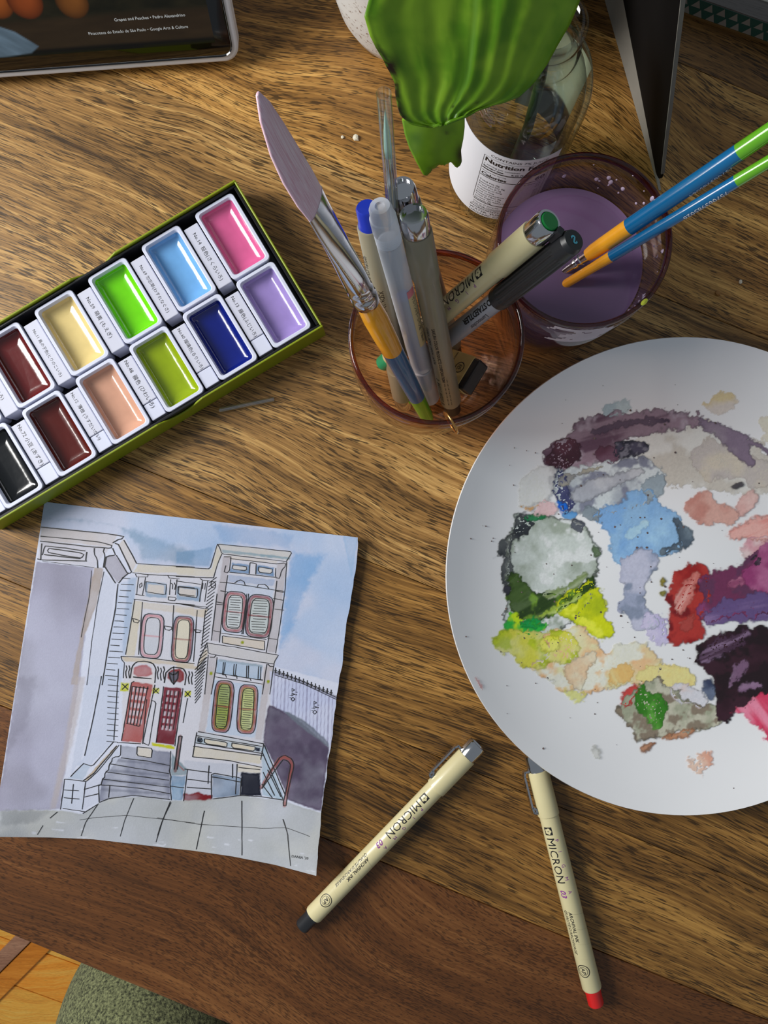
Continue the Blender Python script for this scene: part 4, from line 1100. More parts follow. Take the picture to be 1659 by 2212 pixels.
wash(cD((712, 895), (875, 910), (888, 1105), (710, 1100)), (22, 26, 44), a=0.97, soft=1.5, var=.05)
wash(cD((890, 700), (920, 670), (1085, 1120), (1060, 1140), (890, 1100)), (168, 190, 210), a=0.8)
# right hand wall, fence and pavement
wash(cD((960, 40), (1100, 60), (1530, 260), (1490, 690), (1240, 500), (960, 320)), (196, 204, 238), a=0.8, rgb2=(206, 212, 240))
for i in range(17):
    x = 1000 + i * 31; yt = 60 + (x - 1000) * .38; yb_ = 330 + (x - 960) * .66
    band(cD((x, yt), (x - 14, yb_)), (112, 104, 140), 1.6 if i % 3 else 3.0, a=0.7, closed=False)
band(cD((1000, 50), (1200, 115), (1530, 265)), (128, 128, 150), 7, a=0.85, closed=False)
wash(cD((950, 320), (1060, 370), (1240, 480), (1470, 690), (1400, 1240), (1250, 1190), (1110, 1140), (1080, 1050), (985, 820), (900, 640), (920, 450)), (82, 72, 96), a=0.95, rgb2=(98, 88, 112), fs=.03, var=.15)
wash(cD((1060, 370), (1130, 390), (1300, 490), (1460, 640), (1470, 700), (1350, 610), (1200, 500)), (110, 118, 134), a=0.8)
PAVE = [(-12, 1752), (60, 1749), (130, 1750), (178, 1757), (212, 1735), (240, 1722), (300, 1720), (365, 1728), (440, 1728), (520, 1718), (610, 1728), (650, 1742), (700, 1757), (690, 1900), (593, 1872), (420, 1842), (202, 1818), (-20, 1815)]
wash(PAVE, (176, 180, 184), a=0.8, rgb2=(190, 192, 190), fs=.012, var=.3, soft=3)
wash(cC((0, 1140), (450, 1140), (300, 1260), (0, 1290)), (146, 150, 156), a=0.6, soft=8, rag=5)
rs = random.Random(11)
for i in range(26):
    x = rs.uniform(60, 660); y = 1765 + rs.uniform(0, 60) + (x - 60) * 0.09; w_ = rs.uniform(8, 26)
    wash([(x, y), (x + w_, y + w_ * .12), (x + w_, y + w_ * .12 + 3), (x, y + 3)], (220, 224, 238), a=0.75, soft=1.5, rag=2.5, edge=0)
band(cD((890, 1030), (950, 920), (1040, 790), (1080, 770), (1130, 790), (1150, 840), (1110, 1050), (1085, 1185)), (158, 84, 76), 7.5, a=0.95, closed=False)
band(cC((1538, 515), (1520, 660), (1495, 810)), (112, 52, 46), 7, a=0.95, closed=False)
band(cD((170, 830), (225, 885)), (150, 62, 52), 2.5, closed=False)
for (x, y) in cB((567, 1215), (300, 1480), (788, 1550)):
    wash(rr(x, y, 4, 4, 0, 2), (150, 160, 30), a=0.95, soft=1, rag=.3)
grain = fbm(GX * .45, GY * .45, 901, 2) - .5
pcol = np.clip(pcol * (1 + 0.10 * grain[..., None]), 0.003, 0.92)
ZP = zpaper(GX, GY)
W3 = np.stack([(GX - CX) * (H - ZP) / F, -(GY - CY) * (H - ZP) / F, ZP], -1)
nn = NU * NV
top = W3.reshape(-1, 3); bot = top - np.array([0, 0, 0.00035])
faces = []
for j in range(NV - 1):
    for i in range(NU - 1):
        a = j * NU + i
        faces.append((a + NU, a + NU + 1, a + 1, a))
per = [i for i in range(NU)] + [j * NU + NU - 1 for j in range(1, NV)] + [(NV - 1) * NU + i for i in range(NU - 2, -1, -1)] + [j * NU for j in range(NV - 2, 0, -1)]
nb = len(per)
verts = np.concatenate([top, bot])
ftop = list(faces)
faces += [tuple(nn + i for i in reversed(q)) for q in ftop]
for k_ in range(nb):
    a_, b_ = per[k_], per[(k_ + 1) % nb]
    faces.append((a_, b_, nn + b_, nn + a_))
cols = np.concatenate([pcol.reshape(-1, 3), np.tile(np.array(lin((226, 228, 238), PGAIN)), (nn, 1))])
pr0 = P(380, 1480, 0)
painting = root('painting', 'watercolour and ink painting of a Victorian house on curled white paper', 'painting', loc=(pr0.x, pr0.y, 0))
mobj('paper_sheet', verts, faces, vcol('painted_paper', rough=0.85, bump=0.12, bscale=1400, spec=0.25), painting, world=True, smooth=False, cols=cols)

ink = MB()
def line(p, w=1.6, jit=0.35):
    w = w * 1.25
    p = np.asarray(p, float)
    seg_ = np.hypot(*np.diff(p, axis=0).T); s = np.concatenate([[0], np.cumsum(seg_)])
    n = max(2, int(s[-1] / 7) + 1)
    t = np.linspace(0, s[-1], n); x = np.interp(t, s, p[:, 0]); y = np.interp(t, s, p[:, 1])
    tx = np.gradient(x); ty = np.gradient(y); l = np.hypot(tx, ty) + 1e-9
    nx, ny = -ty / l, tx / l
    x = x + (vnoise(t * .09, t * 0 + p[0, 0], 5) - .5) * jit * 2; y = y + (vnoise(t * .09, t * 0 + p[0, 1], 6) - .5) * jit * 2
    ww = w * (0.75 + 0.5 * vnoise(t * .07, t * 0 + p[0, 0] + p[0, 1], 8)) * .5
    vs_ = []
    for i in range(n):
        for sg in (1, -1):
            qx, qy = x[i] + sg * nx[i] * ww[i], y[i] + sg * ny[i] * ww[i]
            q = P(qx, qy, float(zpaper(qx, qy)) + 0.00016); vs_.append(q)
    ink.add(vs_, [(2 * i, 2 * i + 1, 2 * i + 3, 2 * i + 2) for i in range(n - 1)])
def lines(fn, *ls, w=1.6):
    for l in ls: line(fn(*l), w)
# --- left neighbour and cornice
lines(cA, ((350, 310), (600, 335), (900, 365), (1055, 390), (1040, 410), (1010, 415), (960, 445)), ((345, 388), (600, 410), (860, 440), (960, 470), (945, 492), (760, 478), (340, 430)),
      ((345, 590), (355, 450)), ((315, 582), (345, 590), (740, 600)), ((740, 520), (730, 595)), ((360, 550), (380, 470), (560, 490), (725, 515)), ((375, 545), (690, 580), (715, 545), (680, 530), (410, 490), (400, 525), (560, 555), (685, 575)),
      ((805, 490), (803, 540), (830, 590), (832, 660)), ((890, 490), (880, 520), (895, 550), (880, 655)), ((890, 655), (905, 560), (985, 550), (960, 490)), ((1055, 420), (1165, 620)), ((980, 450), (1010, 460), (1125, 700), (1090, 710), (990, 550)),
      ((1095, 705), (1050, 740), (1010, 790)), ((895, 650), (985, 790)), ((1005, 795), (985, 1000), (930, 1280), (870, 1659)), w=1.7)
lines(cA, ((360, 600), (800, 655)), ((780, 680), (760, 900), (690, 1250)), ((885, 690), (830, 960), (780, 1300), (740, 1659)), w=0.8)
for i in range(17):
    y = 745 + i * 52; x0 = 1040 - i * 9
    line(cA((x0, y), (x0 + 70 + (i * 37 % 50), y + 6)), 1.2)
lines(cA, ((1165, 622), (1659, 652)), ((1130, 700), (1260, 715), (1659, 735)), ((1155, 710), (1160, 735), (1265, 735), (1262, 712)), ((1430, 720), (1440, 745), (1530, 752)), ((1180, 740), (1165, 890)), ((1240, 740), (1215, 890)), ((1455, 755), (1445, 890)), ((1510, 755), (1495, 890)),
      ((1245, 775), (1420, 800), (1410, 890), (1240, 860), (1245, 775)), ((1525, 815), (1659, 830)), ((1525, 815), (1515, 880), (1659, 900)), ((1140, 925), (1300, 945), (1659, 975)), ((1155, 885), (1230, 895)), ((1435, 905), (1505, 910), (1500, 940), (1435, 935), (1435, 905)),
      ((1190, 800), (1200, 780), (1215, 790), (1205, 830), (1190, 830), (1190, 800)), ((1460, 790), (1475, 780), (1470, 840)), ((1485, 785), (1500, 790), (1490, 845)),
      ((1130, 1090), (1190, 1105), (1180, 1130), (1140, 1120), (1130, 1090)), ((1400, 1155), (1475, 1165), (1455, 1195), (1410, 1185), (1400, 1155)), ((1215, 950), (1180, 1400)), ((1480, 975), (1470, 1200)), ((1150, 925), (1070, 1400)),
      ((1030, 1415), (1200, 1420), (1659, 1475)), ((1030, 1415), (1040, 1450), (1060, 1470)), ((1060, 1470), (1050, 1600)), w=1.2)
for (x, y0) in ((1075, 1490), (1100, 1490), (1345, 1500), (1370, 1510), (1395, 1500), (1610, 1540), (1635, 1545)):
    line(cA((x, y0), (x + 8, y0 + 30), (x - 6, y0 + 60), (x + 4, y0 + 110)), 1.6)
# --- main cornice and tower
lines(cB, ((0, 570), (150, 580), (290, 588), (325, 470), (352, 375), (600, 400), (990, 442), (975, 470), (940, 525)), ((352, 375), (375, 410), (390, 460), (600, 485), (940, 525)), ((390, 460), (355, 540), (320, 665)), ((0, 655), (320, 665)),
      ((410, 485), (470, 485), (455, 600), (440, 622), (410, 615), (425, 560)), ((860, 545), (940, 535), (930, 570), (900, 600), (885, 670), (845, 660), (850, 580)), ((460, 500), (860, 545)), ((455, 615), (845, 660)), ((485, 555), (605, 570), (600, 605), (475, 590), (485, 555)), ((705, 570), (825, 590), (818, 630), (700, 615), (705, 570)),
      ((630, 535), (685, 540), (680, 635)), ((630, 535), (625, 630)), ((375, 700), (500, 715), (920, 780)), ((500, 710), (505, 695), (540, 690), (545, 680), (560, 685), (585, 700), (590, 730)), ((690, 745), (700, 720), (735, 720), (750, 712), (770, 735), (795, 745), (792, 758)),
      ((380, 775), (440, 785)), ((440, 640), (395, 960), (370, 1215)), ((860, 690), (835, 900), (770, 1300)), ((945, 530), (930, 760), (890, 1050), (850, 1310)), ((350, 800), (300, 1200)), ((845, 775), (920, 790)), ((830, 840), (910, 855)), ((840, 930), (920, 940)), ((340, 870), (405, 880)), ((345, 890), (400, 895)),
      ((620, 800), (600, 960), (570, 1145)), ((605, 800), (560, 1145)), ((385, 1135), (770, 1190)), ((400, 1160), (755, 1205)), ((395, 1220), (755, 1280)), ((395, 1160), (395, 1220)), ((755, 1205), (755, 1280)), ((260, 1220), (500, 1255), (875, 1325), (845, 1370), (835, 1400)), ((260, 1220), (270, 1260), (275, 1310), (500, 1350), (835, 1400)), ((320, 1115), (375, 1125)), ((780, 1180), (860, 1190)),
      ((255, 1235), (190, 1380), (180, 1460)), ((290, 1340), (340, 1345), (340, 1325)), ((785, 1400), (790, 1420), (835, 1420)), ((350, 1340), (345, 1400), (300, 1659)), ((275, 1320), (245, 1659)), ((835, 1400), (800, 1659)), ((775, 1400), (735, 1659)),
      ((420, 1385), (405, 1490)), ((405, 1385), (395, 1490)), ((495, 1400), (490, 1500)), ((515, 1400), (505, 1500)), ((605, 1415), (600, 1520)), ((620, 1415), (615, 1520)), ((705, 1420), (700, 1525)), ((725, 1425), (720, 1530)), ((340, 1475), (740, 1540)), ((335, 1510), (740, 1570)), ((395, 1490), (430, 1495), (430, 1515)), ((490, 1495), (520, 1500), (520, 1525)), ((600, 1520), (640, 1525), (640, 1545)), ((690, 1530), (740, 1535)),
      ((15, 740), (185, 760), (180, 835), (20, 810), (15, 740)), ((0, 690), (210, 720)), ((0, 880), (280, 935), (270, 915), (0, 885)), ((205, 670), (215, 685), (285, 690)), ((225, 690), (200, 870)), ((270, 690), (245, 870)), ((300, 695), (340, 700), (335, 750), (295, 745), (300, 695)), ((230, 710), (225, 760)), ((250, 710), (245, 765)),
      ((155, 1105), (215, 1110), (220, 1130), (165, 1130), (155, 1105)), ((180, 940), (150, 1380)), ((250, 940), (220, 1250)), w=1.2)
for i in range(26):
    y = 660 + i * 31; line(cB((345 - i * 4, y), (280 - i * 4, y + 50)), 1.0)
for i in range(12):
    y = 1340 + i * 30; line(cB((265 - i * 5, y), (160, y + 110 - i * 4)), 1.1)
# --- windows
for (cx, cy, w_, h_, a_, fw_) in ((328, 1374, 20, 44, 5, 4), (394, 1381, 18, 46, 5, 4), (506, 1322, 20, 40, 6, 4), (560, 1331, 24, 42, 6, 4), (481, 1526, 17, 52, 6, 4), (534, 1532, 17, 49, 4, 4)):
    o_ = rr(cx, cy, w_ + fw_, h_ + fw_, a_); line(o_ + [o_[0]], 1.3); o_ = rr(cx, cy, w_ - fw_, h_ - fw_, a_); line(o_ + [o_[0]], 1.1)
for (cx, cy, w_, h_, n) in ((506, 1322, 13, 32, 13), (560, 1331, 16, 34, 13), (481, 1526, 11, 42, 18), (534, 1532, 11, 40, 18)):
    for i in range(n):
        y = cy - h_ + 2 * h_ * i / (n - 1); k = (cy - y) * .1
        line([(cx - w_ + k + (i * 5 % 4), y), (cx + w_ + k - (i * 3 % 5), y + 1.5)], 0.9)
# --- doors
lines(cA, ((1110, 1600), (1125, 1500), (1160, 1460), (1240, 1455), (1300, 1470), (1330, 1520), (1320, 1640)), ((1135, 1590), (1290, 1605)), ((1400, 1640), (1415, 1550), (1470, 1505), (1560, 1515), (1590, 1560), (1575, 1659)), ((1440, 1550), (1480, 1580), (1520, 1540)), ((1440, 1550), (1455, 1620), (1480, 1655), (1515, 1600), (1520, 1540)), ((1480, 1500), (1480, 1655)), w=1.8)
lines(cC, ((1145, 45), (1120, 60), (1035, 555)), ((1320, 75), (1215, 580)), ((1395, 90), (1330, 570)), ((1560, 105), (1490, 600)), ((1075, 405), (1185, 430)), ((1130, 90), (1265, 110)), ((1250, 200), (1215, 570), (1270, 595), (1330, 220), (1290, 210)), ((1000, 570), (1040, 570), (1200, 580)), ((1010, -60), (970, 550)), ((1600, 190), (1560, 400)),
      ((1170, 605), (1300, 620), (1290, 700), (1165, 680), (1170, 605)), ((1030, 590), (1025, 690), (985, 690), (955, 705), (950, 745), (930, 750), (925, 810), (895, 820), (890, 875), (868, 880), (868, 925), (840, 930), (845, 1080)), ((845, 930), (940, 935), (1200, 960), (1450, 1005)), ((935, 935), (925, 1040)), ((845, 1080), (935, 1045), (1140, 1020), (1450, 1055)),
      ((1030, 700), (1250, 725), (1445, 765)), ((935, 750), (1440, 835)), ((900, 820), (1440, 890)), ((870, 880), (1445, 950)), ((1455, 640), (1450, 780), (1440, 820), (1460, 850), (1450, 920), (1460, 1060)), ((1600, 800), (1565, 1070)), ((1455, 940), (1570, 955)),
      ((550, 880), (735, 900)), ((550, 880), (515, 1140)), ((730, 905), (700, 1140)), ((535, 1130), (730, 1160)), ((545, 975), (670, 980)), ((625, 925), (610, 1090)), ((545, 1040), (675, 1050)), ((715, 970), (850, 930)), ((720, 1035), (840, 1005)), ((705, 1175), (840, 1090)),
      ((720, 750), (785, 772), (970, 560)), ((710, 895), (800, 830), (995, 595)), ((735, 900), (830, 820), (1015, 590)), ((600, 860), (715, 745)), ((865, 0), (790, 380), (720, 680)), w=1.3)
for i in range(5):
    line(cC((1128 + i * 33, 90), (1085 + i * 26, 405 + i * 6)), 1.4)
for i in range(4): line(cC((1424 + i * 34, 122 + i * 3), (1375 + i * 34, 440 + i * 6)), 0.9)
for i in range(12):
    y = 30 + i * 48; line(cC((920 - i * 1, y), (985 + (i * 29 % 30), y + 7)), 1.0)
lines(cC, ((1525, 515), (1485, 800)), ((1552, 515), (1510, 800)), ((1525, 515), (1540, 505), (1552, 515)), w=1.6)
for (x, y) in ((1065, 92), (1328, 128), (1600, 155)):
    lines(cC, ((x - 25, y - 25), (x + 25, y + 25)), ((x + 25, y - 25), (x - 25, y + 25)), w=1.2)
    o_ = [(x + 8 * math.cos(t), y + 8 * math.sin(t)) for t in np.linspace(0, 6.3, 10)]; line(cC(*o_), 1.3)
# --- bay base, basement, fence
lines(cD, ((345, 555), (600, 600), (910, 660)), ((335, 590), (890, 680)), ((325, 650), (890, 740)), ((305, 680), (900, 760)), ((300, 770), (600, 800), (890, 860)), ((905, 660), (880, 795)), ((335, 560), (300, 770)), ((400, 615), (595, 645), (590, 685), (400, 655), (400, 615)), ((635, 650), (835, 685), (830, 722), (630, 690), (635, 650)), ((345, 605), (385, 612), (382, 650), (342, 642), (345, 605)),
      ((460, 920), (490, 910), (715, 950), (705, 1100)), ((465, 940), (715, 985)), ((460, 920), (460, 1125)), ((640, 830), (640, 950)), ((680, 830), (665, 1090)), ((690, 860), (875, 880)), ((230, 875), (460, 905)), ((440, 845), (430, 1000)), ((255, 960), (460, 985)), ((250, 1030), (460, 1045)), ((470, 1130), (700, 1100), (890, 1110), (1080, 1140)),
      ((890, 720), (1070, 1130)), ((910, 670), (1090, 1100)), ((900, 900), (1000, 1100)), ((940, 880), (1050, 1110)), ((890, 1000), (980, 1120)),
      ((890, 1040), (960, 900), (1045, 770), (1085, 755), (1150, 790), (1165, 840), (1110, 1080), (1095, 1190), (1068, 1185), (1100, 1040), (1135, 840), (1110, 800), (1070, 795), (890, 1040)),
      ((720, 1145), (720, 1610)), ((1070, 1300), (1110, 1430), (1135, 1700)), ((400, 1230), (330, 1560)), ((110, 1150), (40, 1320), (0, 1440)), w=1.4)
lines(cD, ((0, 1290), (350, 1345), (900, 1380), (1100, 1375), (1300, 1450)), w=0.8)
lines(cC, ((1140, 1045), (1060, 1240), (1025, 1370)), ((1460, 1080), (1390, 1220), (1330, 1420)), ((830, 1100), (730, 1250), (690, 1365)), ((490, 1160), (425, 1215)), ((365, 1275), (318, 1355)), w=1.1)
lines(cC, ((680, 1230), (800, 1210), (1080, 1190), (1400, 1225), (1659, 1255)), w=0.7)
for i in range(15):
    x = 1005 + i * 34; y = 40 + (x - 1000) * .40
    lines(cD, ((x, y + 15), (x + 2, y - 35)), ((x - 12, y - 12), (x + 14, y - 8)), w=1.6)
lines(cD, ((1000, 45), (1250, 130), (1530, 265)), ((1000, 70), (1250, 150), (1525, 280)), w=1.0)
for (x, y) in ((1155, 240), (1342, 350)):
    for (dx, dy, r_) in ((0, -42, 16), (0, 38, 18), (-20, 5, 13), (20, 0, 13), (0, -5, 14), (28, -22, 9), (-26, 26, 9)):
        o_ = [(x + dx + r_ * math.cos(t), y + dy + r_ * math.sin(t)) for t in np.linspace(0, 6.3, 12)]; line(cD(*o_), 1.3)
mobj('ink_drawing', ink.v, ink.f, M['ink'], painting, world=True, label='black pen lines')
sg = MB()
def sgm(x, y):
    a = math.radians(8); qx = 629 + x * math.cos(a) + y * math.sin(a); qy = 1852 + x * math.sin(a) - y * math.cos(a)
    return P(qx, qy, float(zpaper(qx, qy)) + 0.00018)
put_text(sg, "DANIA '20", sgm, 10, fit=36)
mobj('signature', sg.v, sg.f, M['ink'], painting, world=True)

# ------------------------------------------------------------------ two rose tinted tumblers
def tumbler(name, label, cat, center, wall_mat, rim_mat):
    R = root(name, label, cat, loc=(center.x, center.y, 0))
    out = [(0.0, 0.0), (0.016, 0.0), (0.0215, 0.0012), (0.0270, 0.0060), (0.0315, 0.0140), (0.0345, 0.0250), (0.0362, 0.0400), (0.0372, 0.0600), (0.0375, 0.0780), (0.0371, 0.0915)]
    inn = [(0.0350, 0.0915), (0.0354, 0.0780), (0.0351, 0.0600), (0.0341, 0.0400), (0.0324, 0.0260), (0.0294, 0.0155), (0.0250, 0.0085), (0.0190, 0.0058), (0.0, 0.0052)]
    mobj('glass_wall', *lathe(out + inn, 96, cap0=False, cap1=False), wall_mat, R, smooth=True)
    rim = [(0.0371, 0.0915), (0.03715, 0.0936), (0.0366, 0.0948), (0.03605, 0.0950), (0.0355, 0.0948), (0.0350, 0.0936), (0.0350, 0.0915)]
    mobj('rim', *lathe(rim, 96, cap0=False, cap1=False), rim_mat, R, smooth=True)
    return R
cupC = P(943, 728, 0.094); cupC.z = 0
watC = P(1263, 518, 0.094); watC.z = 0
g_rose = glassy('rose_orange_glass', (0.965, 0.86, 0.80), gloss=0.04)
g_rim = glassy('rose_orange_glass_rim', (0.42, 0.13, 0.08), gloss=0.06)
g_mauve = glassy('mauve_rose_glass', (0.95, 0.88, 0.88), gloss=0.04)
g_mrim = glassy('mauve_rose_glass_rim', (0.42, 0.14, 0.15), gloss=0.06)
cup = tumbler('tumbler', 'orange tinted glass tumbler holding pens and a brush', 'glass', cupC, g_rose, g_rim)
wgl = tumbler('tumbler', 'mauve tinted glass tumbler of cloudy lavender paint water', 'glass', watC, g_mauve, g_mrim)

# paint water
wm, wnt, wb = newmat('cloudy_lavender_water')
wtc = N(wnt, 'ShaderNodeTexCoord'); wn = N(wnt, 'ShaderNodeTexNoise'); wn.inputs['Scale'].default_value = 30
wnt.links.new(wtc.outputs['Object'], wn.inputs['Vector'])
wr = N(wnt, 'ShaderNodeValToRGB'); wr.color_ramp.elements[0].color = lin((100, 80, 116), 1.0) + (1,); wr.color_ramp.elements[1].color = lin((128, 104, 142), 1.0) + (1,)
wnt.links.new(wn.outputs['Fac'], wr.inputs['Fac']); wnt.links.new(wr.outputs['Color'], wb.inputs['Base Color'])
wb.inputs['Roughness'].default_value = 0.08
WL = 0.062
wprof = [(0.0, 0.0056), (0.0186, 0.0062), (0.0246, 0.0090), (0.0290, 0.0160), (0.0320, 0.0264), (0.0337, 0.0400), (0.0345, 0.0540), (0.03475, WL), (0.0335, WL - 0.0006), (0.030, WL - 0.0008), (0.0, WL - 0.0008)]
wat = root('paint_water', 'cloudy lavender paint water filling the mauve tumbler', 'water', loc=(watC.x, watC.y, 0.0056))
mobj('water_body', [(x, y, z - 0.0056) for x, y, z in lathe(wprof, 96, cap0=False, cap1=False)[0]], lathe(wprof, 96, cap0=False, cap1=False)[1], wm, wat, smooth=True, auto=60)
# droplets and dried splashes on the upper wall of the water glass
dr = MB(); rs = random.Random(3)
def wall_r(z): return float(np.interp(z, [0.04, 0.06, 0.078, 0.0915], [0.0341, 0.0351, 0.0354, 0.0350]))
for i in range(46):
    a = math.radians(rs.uniform(-75, 75)) if i < 38 else rs.uniform(0, 6.28)
    z = rs.uniform(0.066, 0.092); s_ = rs.choice([0.0005, 0.0007, 0.001, 0.0016]); el = rs.uniform(1.0, 2.6)
    r_ = wall_r(z) - 0.0001
    c = Vector((r_ * math.cos(a), r_ * math.sin(a), z)); nrm = Vector((-math.cos(a), -math.sin(a), 0)); t = Vector((-math.sin(a), math.cos(a), 0))
    v_ = [c + nrm * s_ * 0.5]
    for k in range(8):
        b = 2 * math.pi * k / 8; v_.append(c + t * s_ * .6 * math.cos(b) + Vector((0, 0, s_ * el * .6 * math.sin(b))))
    dr.add(v_, [(0, 1 + k, 1 + (k + 1) % 8) for k in range(8)])
o = dr.build('water_droplets', plain('milky_droplets', (190, 176, 200), rough=0.08, var=0.02, coat=1.0, gain=1.1), wgl, smooth=True); o['kind'] = 'stuff'
# dried white splash on the outside, yellow dab on the rim
sv = MB()
def splash(a0, a1, z0, z1, rout, seed, n=28, m=14, thr=0.47):
    vs_ = []; keep = {}
    for i in range(n + 1):
        for j in range(m + 1):
            a = math.radians(a0 + (a1 - a0) * i / n); z = z0 + (z1 - z0) * j / m
            r_ = float(np.interp(z, [0.025, 0.04, 0.06, 0.078, 0.0915], [0.0345, 0.0362, 0.0372, 0.0375, 0.0371])) + rout
            vs_.append((r_ * math.cos(a), r_ * math.sin(a), z))
    fs = []
    for i in range(n):
        for j in range(m):
            e = abs(i / n - .5) * 2
            if fbm(np.array([i * .22 + 7]), np.array([j * .3 + 3]), seed, 3)[0] > thr - 0.25 * (1 - e) + 0.25 * (1 - j / m) * e:
                fs.append((i * (m + 1) + j, (i + 1) * (m + 1) + j, (i + 1) * (m + 1) + j + 1, i * (m + 1) + j + 1))
    return vs_, fs
mobj('dried_splash', *splash(-112, -62, 0.068, 0.0905, 0.0001, 12), plain('dried_white_paint', (176, 166, 176), rough=0.6, var=0.05), wgl, label='chalky white dried paint on the glass')
ya = math.radians(-47)
c = Vector((0.0362 * math.cos(ya), 0.0362 * math.sin(ya), 0.0952))
mobj('paint_dab', *[[tuple(c + Vector((0.0019 * math.cos(t) * math.cos(ya + 1.57) - 0.001 * math.sin(t) * math.sin(ya + 1.57), 0.0019 * math.cos(t) * math.sin(ya + 1.57) + 0.001 * math.sin(t) * math.cos(ya + 1.57), 0))) for t in [6.283 * k / 10 for k in range(10)]] + [tuple(c + Vector((0, 0, 0.0006)))], [(k, (k + 1) % 10, 10) for k in range(10)]], plain('yellow_dab', (190, 196, 60), rough=0.4), wgl, label='small yellow green dab of paint')

# ------------------------------------------------------------------ brushes with orange, blue and green handles
def handle(R, L0, segs, name='handle', mats=('lacquer_orange', 'lacquer_blue', 'lacquer_green'), seg=24):
    """segs: list of radius profiles [(r, z), ...] one for each coloured band"""
    for pr, mt, nm in zip(segs, mats, ('handle_orange', 'handle_blue', 'handle_green')):
        last = nm == 'handle_green'
        mobj(nm, *lathe(pr, seg, cap0=True, cap1=True), M[mt], R, smooth=True, auto=40)

# big flat brush, bristles up
Abot = P(924.7, 904.7, 0.0183); zt = 0.2088; Atip = P(557, 203, zt)
BLn = (Atip - Abot).length
side = Vector((0.55, -0.35, 0.6))
_ax = (Atip - Abot).normalized(); _vw = ((Atip + Abot) / 2 + (Atip - Abot) * .3 - Vector((0, 0, H))).normalized()
_n = _vw.cross(_ax).normalized(); _w2 = _ax.cross(_n).normalized()
_w = (_w2 * 0.80 + _n * 0.60).normalized()      # broad way of the flat ferrule
MBR = axis_matrix(Abot, Atip, _ax.cross(_w))
brush = root('flat_brush', 'wide flat paint brush with pale pink bristles standing in the tumbler', 'paintbrush', mat4=MBR)
z = lambda t: t * BLn
fr = 0.50                       # share of the length at which the ferrule begins
handle(brush, BLn, [[(0.0046, z(.335)), (0.0050, z(.40)), (0.0052, z(.46)), (0.0046, z(.515))],
                    [(0.0040, z(.12)), (0.0043, z(.2)), (0.0046, z(.335))],
                    [(0.0018, z(0.0)), (0.0030, z(.004)), (0.0036, z(.03)), (0.0040, z(.12))]])
fpts = [(0.0049, 0.0049, .510), (0.0052, 0.0052, .512), (0.0052, 0.0052, .535), (0.0047, 0.0047, .540), (0.0051, 0.0051, .548), (0.0051, 0.0051, .556), (0.0047, 0.0047, .562), (0.0051, 0.0050, .570), (0.0052, 0.0047, .60), (0.0058, 0.0036, .66), (0.0066, 0.0024, .72), (0.0071, 0.0017, .770), (0.0072, 0.0016, .785)]
fv = []; ns = 32
for (a, b, t) in fpts:
    for k in range(ns):
        th = 2 * math.pi * k / ns
        fv.append((a * math.copysign(abs(math.cos(th)) ** .85, math.cos(th)), b * math.sin(th), z(t)))
ff = [(j * ns + k, j * ns + (k + 1) % ns, (j + 1) * ns + (k + 1) % ns, (j + 1) * ns + k) for j in range(len(fpts) - 1) for k in range(ns)] + [tuple((len(fpts) - 1) * ns + k for k in range(ns))]
mobj('ferrule', fv, ff, M['chrome'], brush, smooth=True, auto=40)
bv = []
bl = [(0.0070, 0.0015, .783), (0.0076, 0.0020, .82), (0.0074, 0.0020, .87), (0.0064, 0.0016, .92), (0.0040, 0.0012, .97), (0.0010, 0.0005, 1.0)]
for j, (a, b, t) in enumerate(bl):
    for k in range(ns):
        th = 2 * math.pi * k / ns; x = a * math.copysign(abs(math.cos(th)) ** .8, math.cos(th))
        bend = 0.0016 * math.sin((t - .78) * 14) 
        bv.append((x, b * math.sin(th) + bend, z(t) ))
bf = [(j * ns + k, j * ns + (k + 1) % ns, (j + 1) * ns + (k + 1) % ns, (j + 1) * ns + k) for j in range(len(bl) - 1) for k in range(ns)] + [tuple((len(bl) - 1) * ns + k for k in range(ns))]
bm_, bnt, bb_ = newmat('pink_bristle')
t1 = N(bnt, 'ShaderNodeTexCoord'); mp = N(bnt, 'ShaderNodeMapping'); mp.inputs['Scale'].default_value = (2600, 2600, 30); n1 = N(bnt, 'ShaderNodeTexNoise'); n1.inputs['Scale'].default_value = 1.0
bnt.links.new(t1.outputs['Object'], mp.inputs[0]); bnt.links.new(mp.outputs[0], n1.inputs['Vector'])
r1 = N(bnt, 'ShaderNodeValToRGB'); r1.color_ramp.elements[0].position = .3; r1.color_ramp.elements[1].position = .7
r1.color_ramp.elements[0].color = lin((206, 160, 178), 1.25) + (1,); r1.color_ramp.elements[1].color = lin((236, 200, 212), 1.25) + (1,)
bnt.links.new(n1.outputs['Fac'], r1.inputs['Fac']); bnt.links.new(r1.outputs['Color'], bb_.inputs['Base Color']); bb_.inputs['Roughness'].default_value = 0.45
bp1 = N(bnt, 'ShaderNodeBump'); bp1.inputs['Strength'].default_value = .3; bp1.inputs['Distance'].default_value = .0002
bnt.links.new(n1.outputs['Fac'], bp1.inputs['Height']); bnt.links.new(bp1.outputs['Normal'], bb_.inputs['Normal'])
mobj('bristles', bv, bf, bm_, brush, smooth=True)

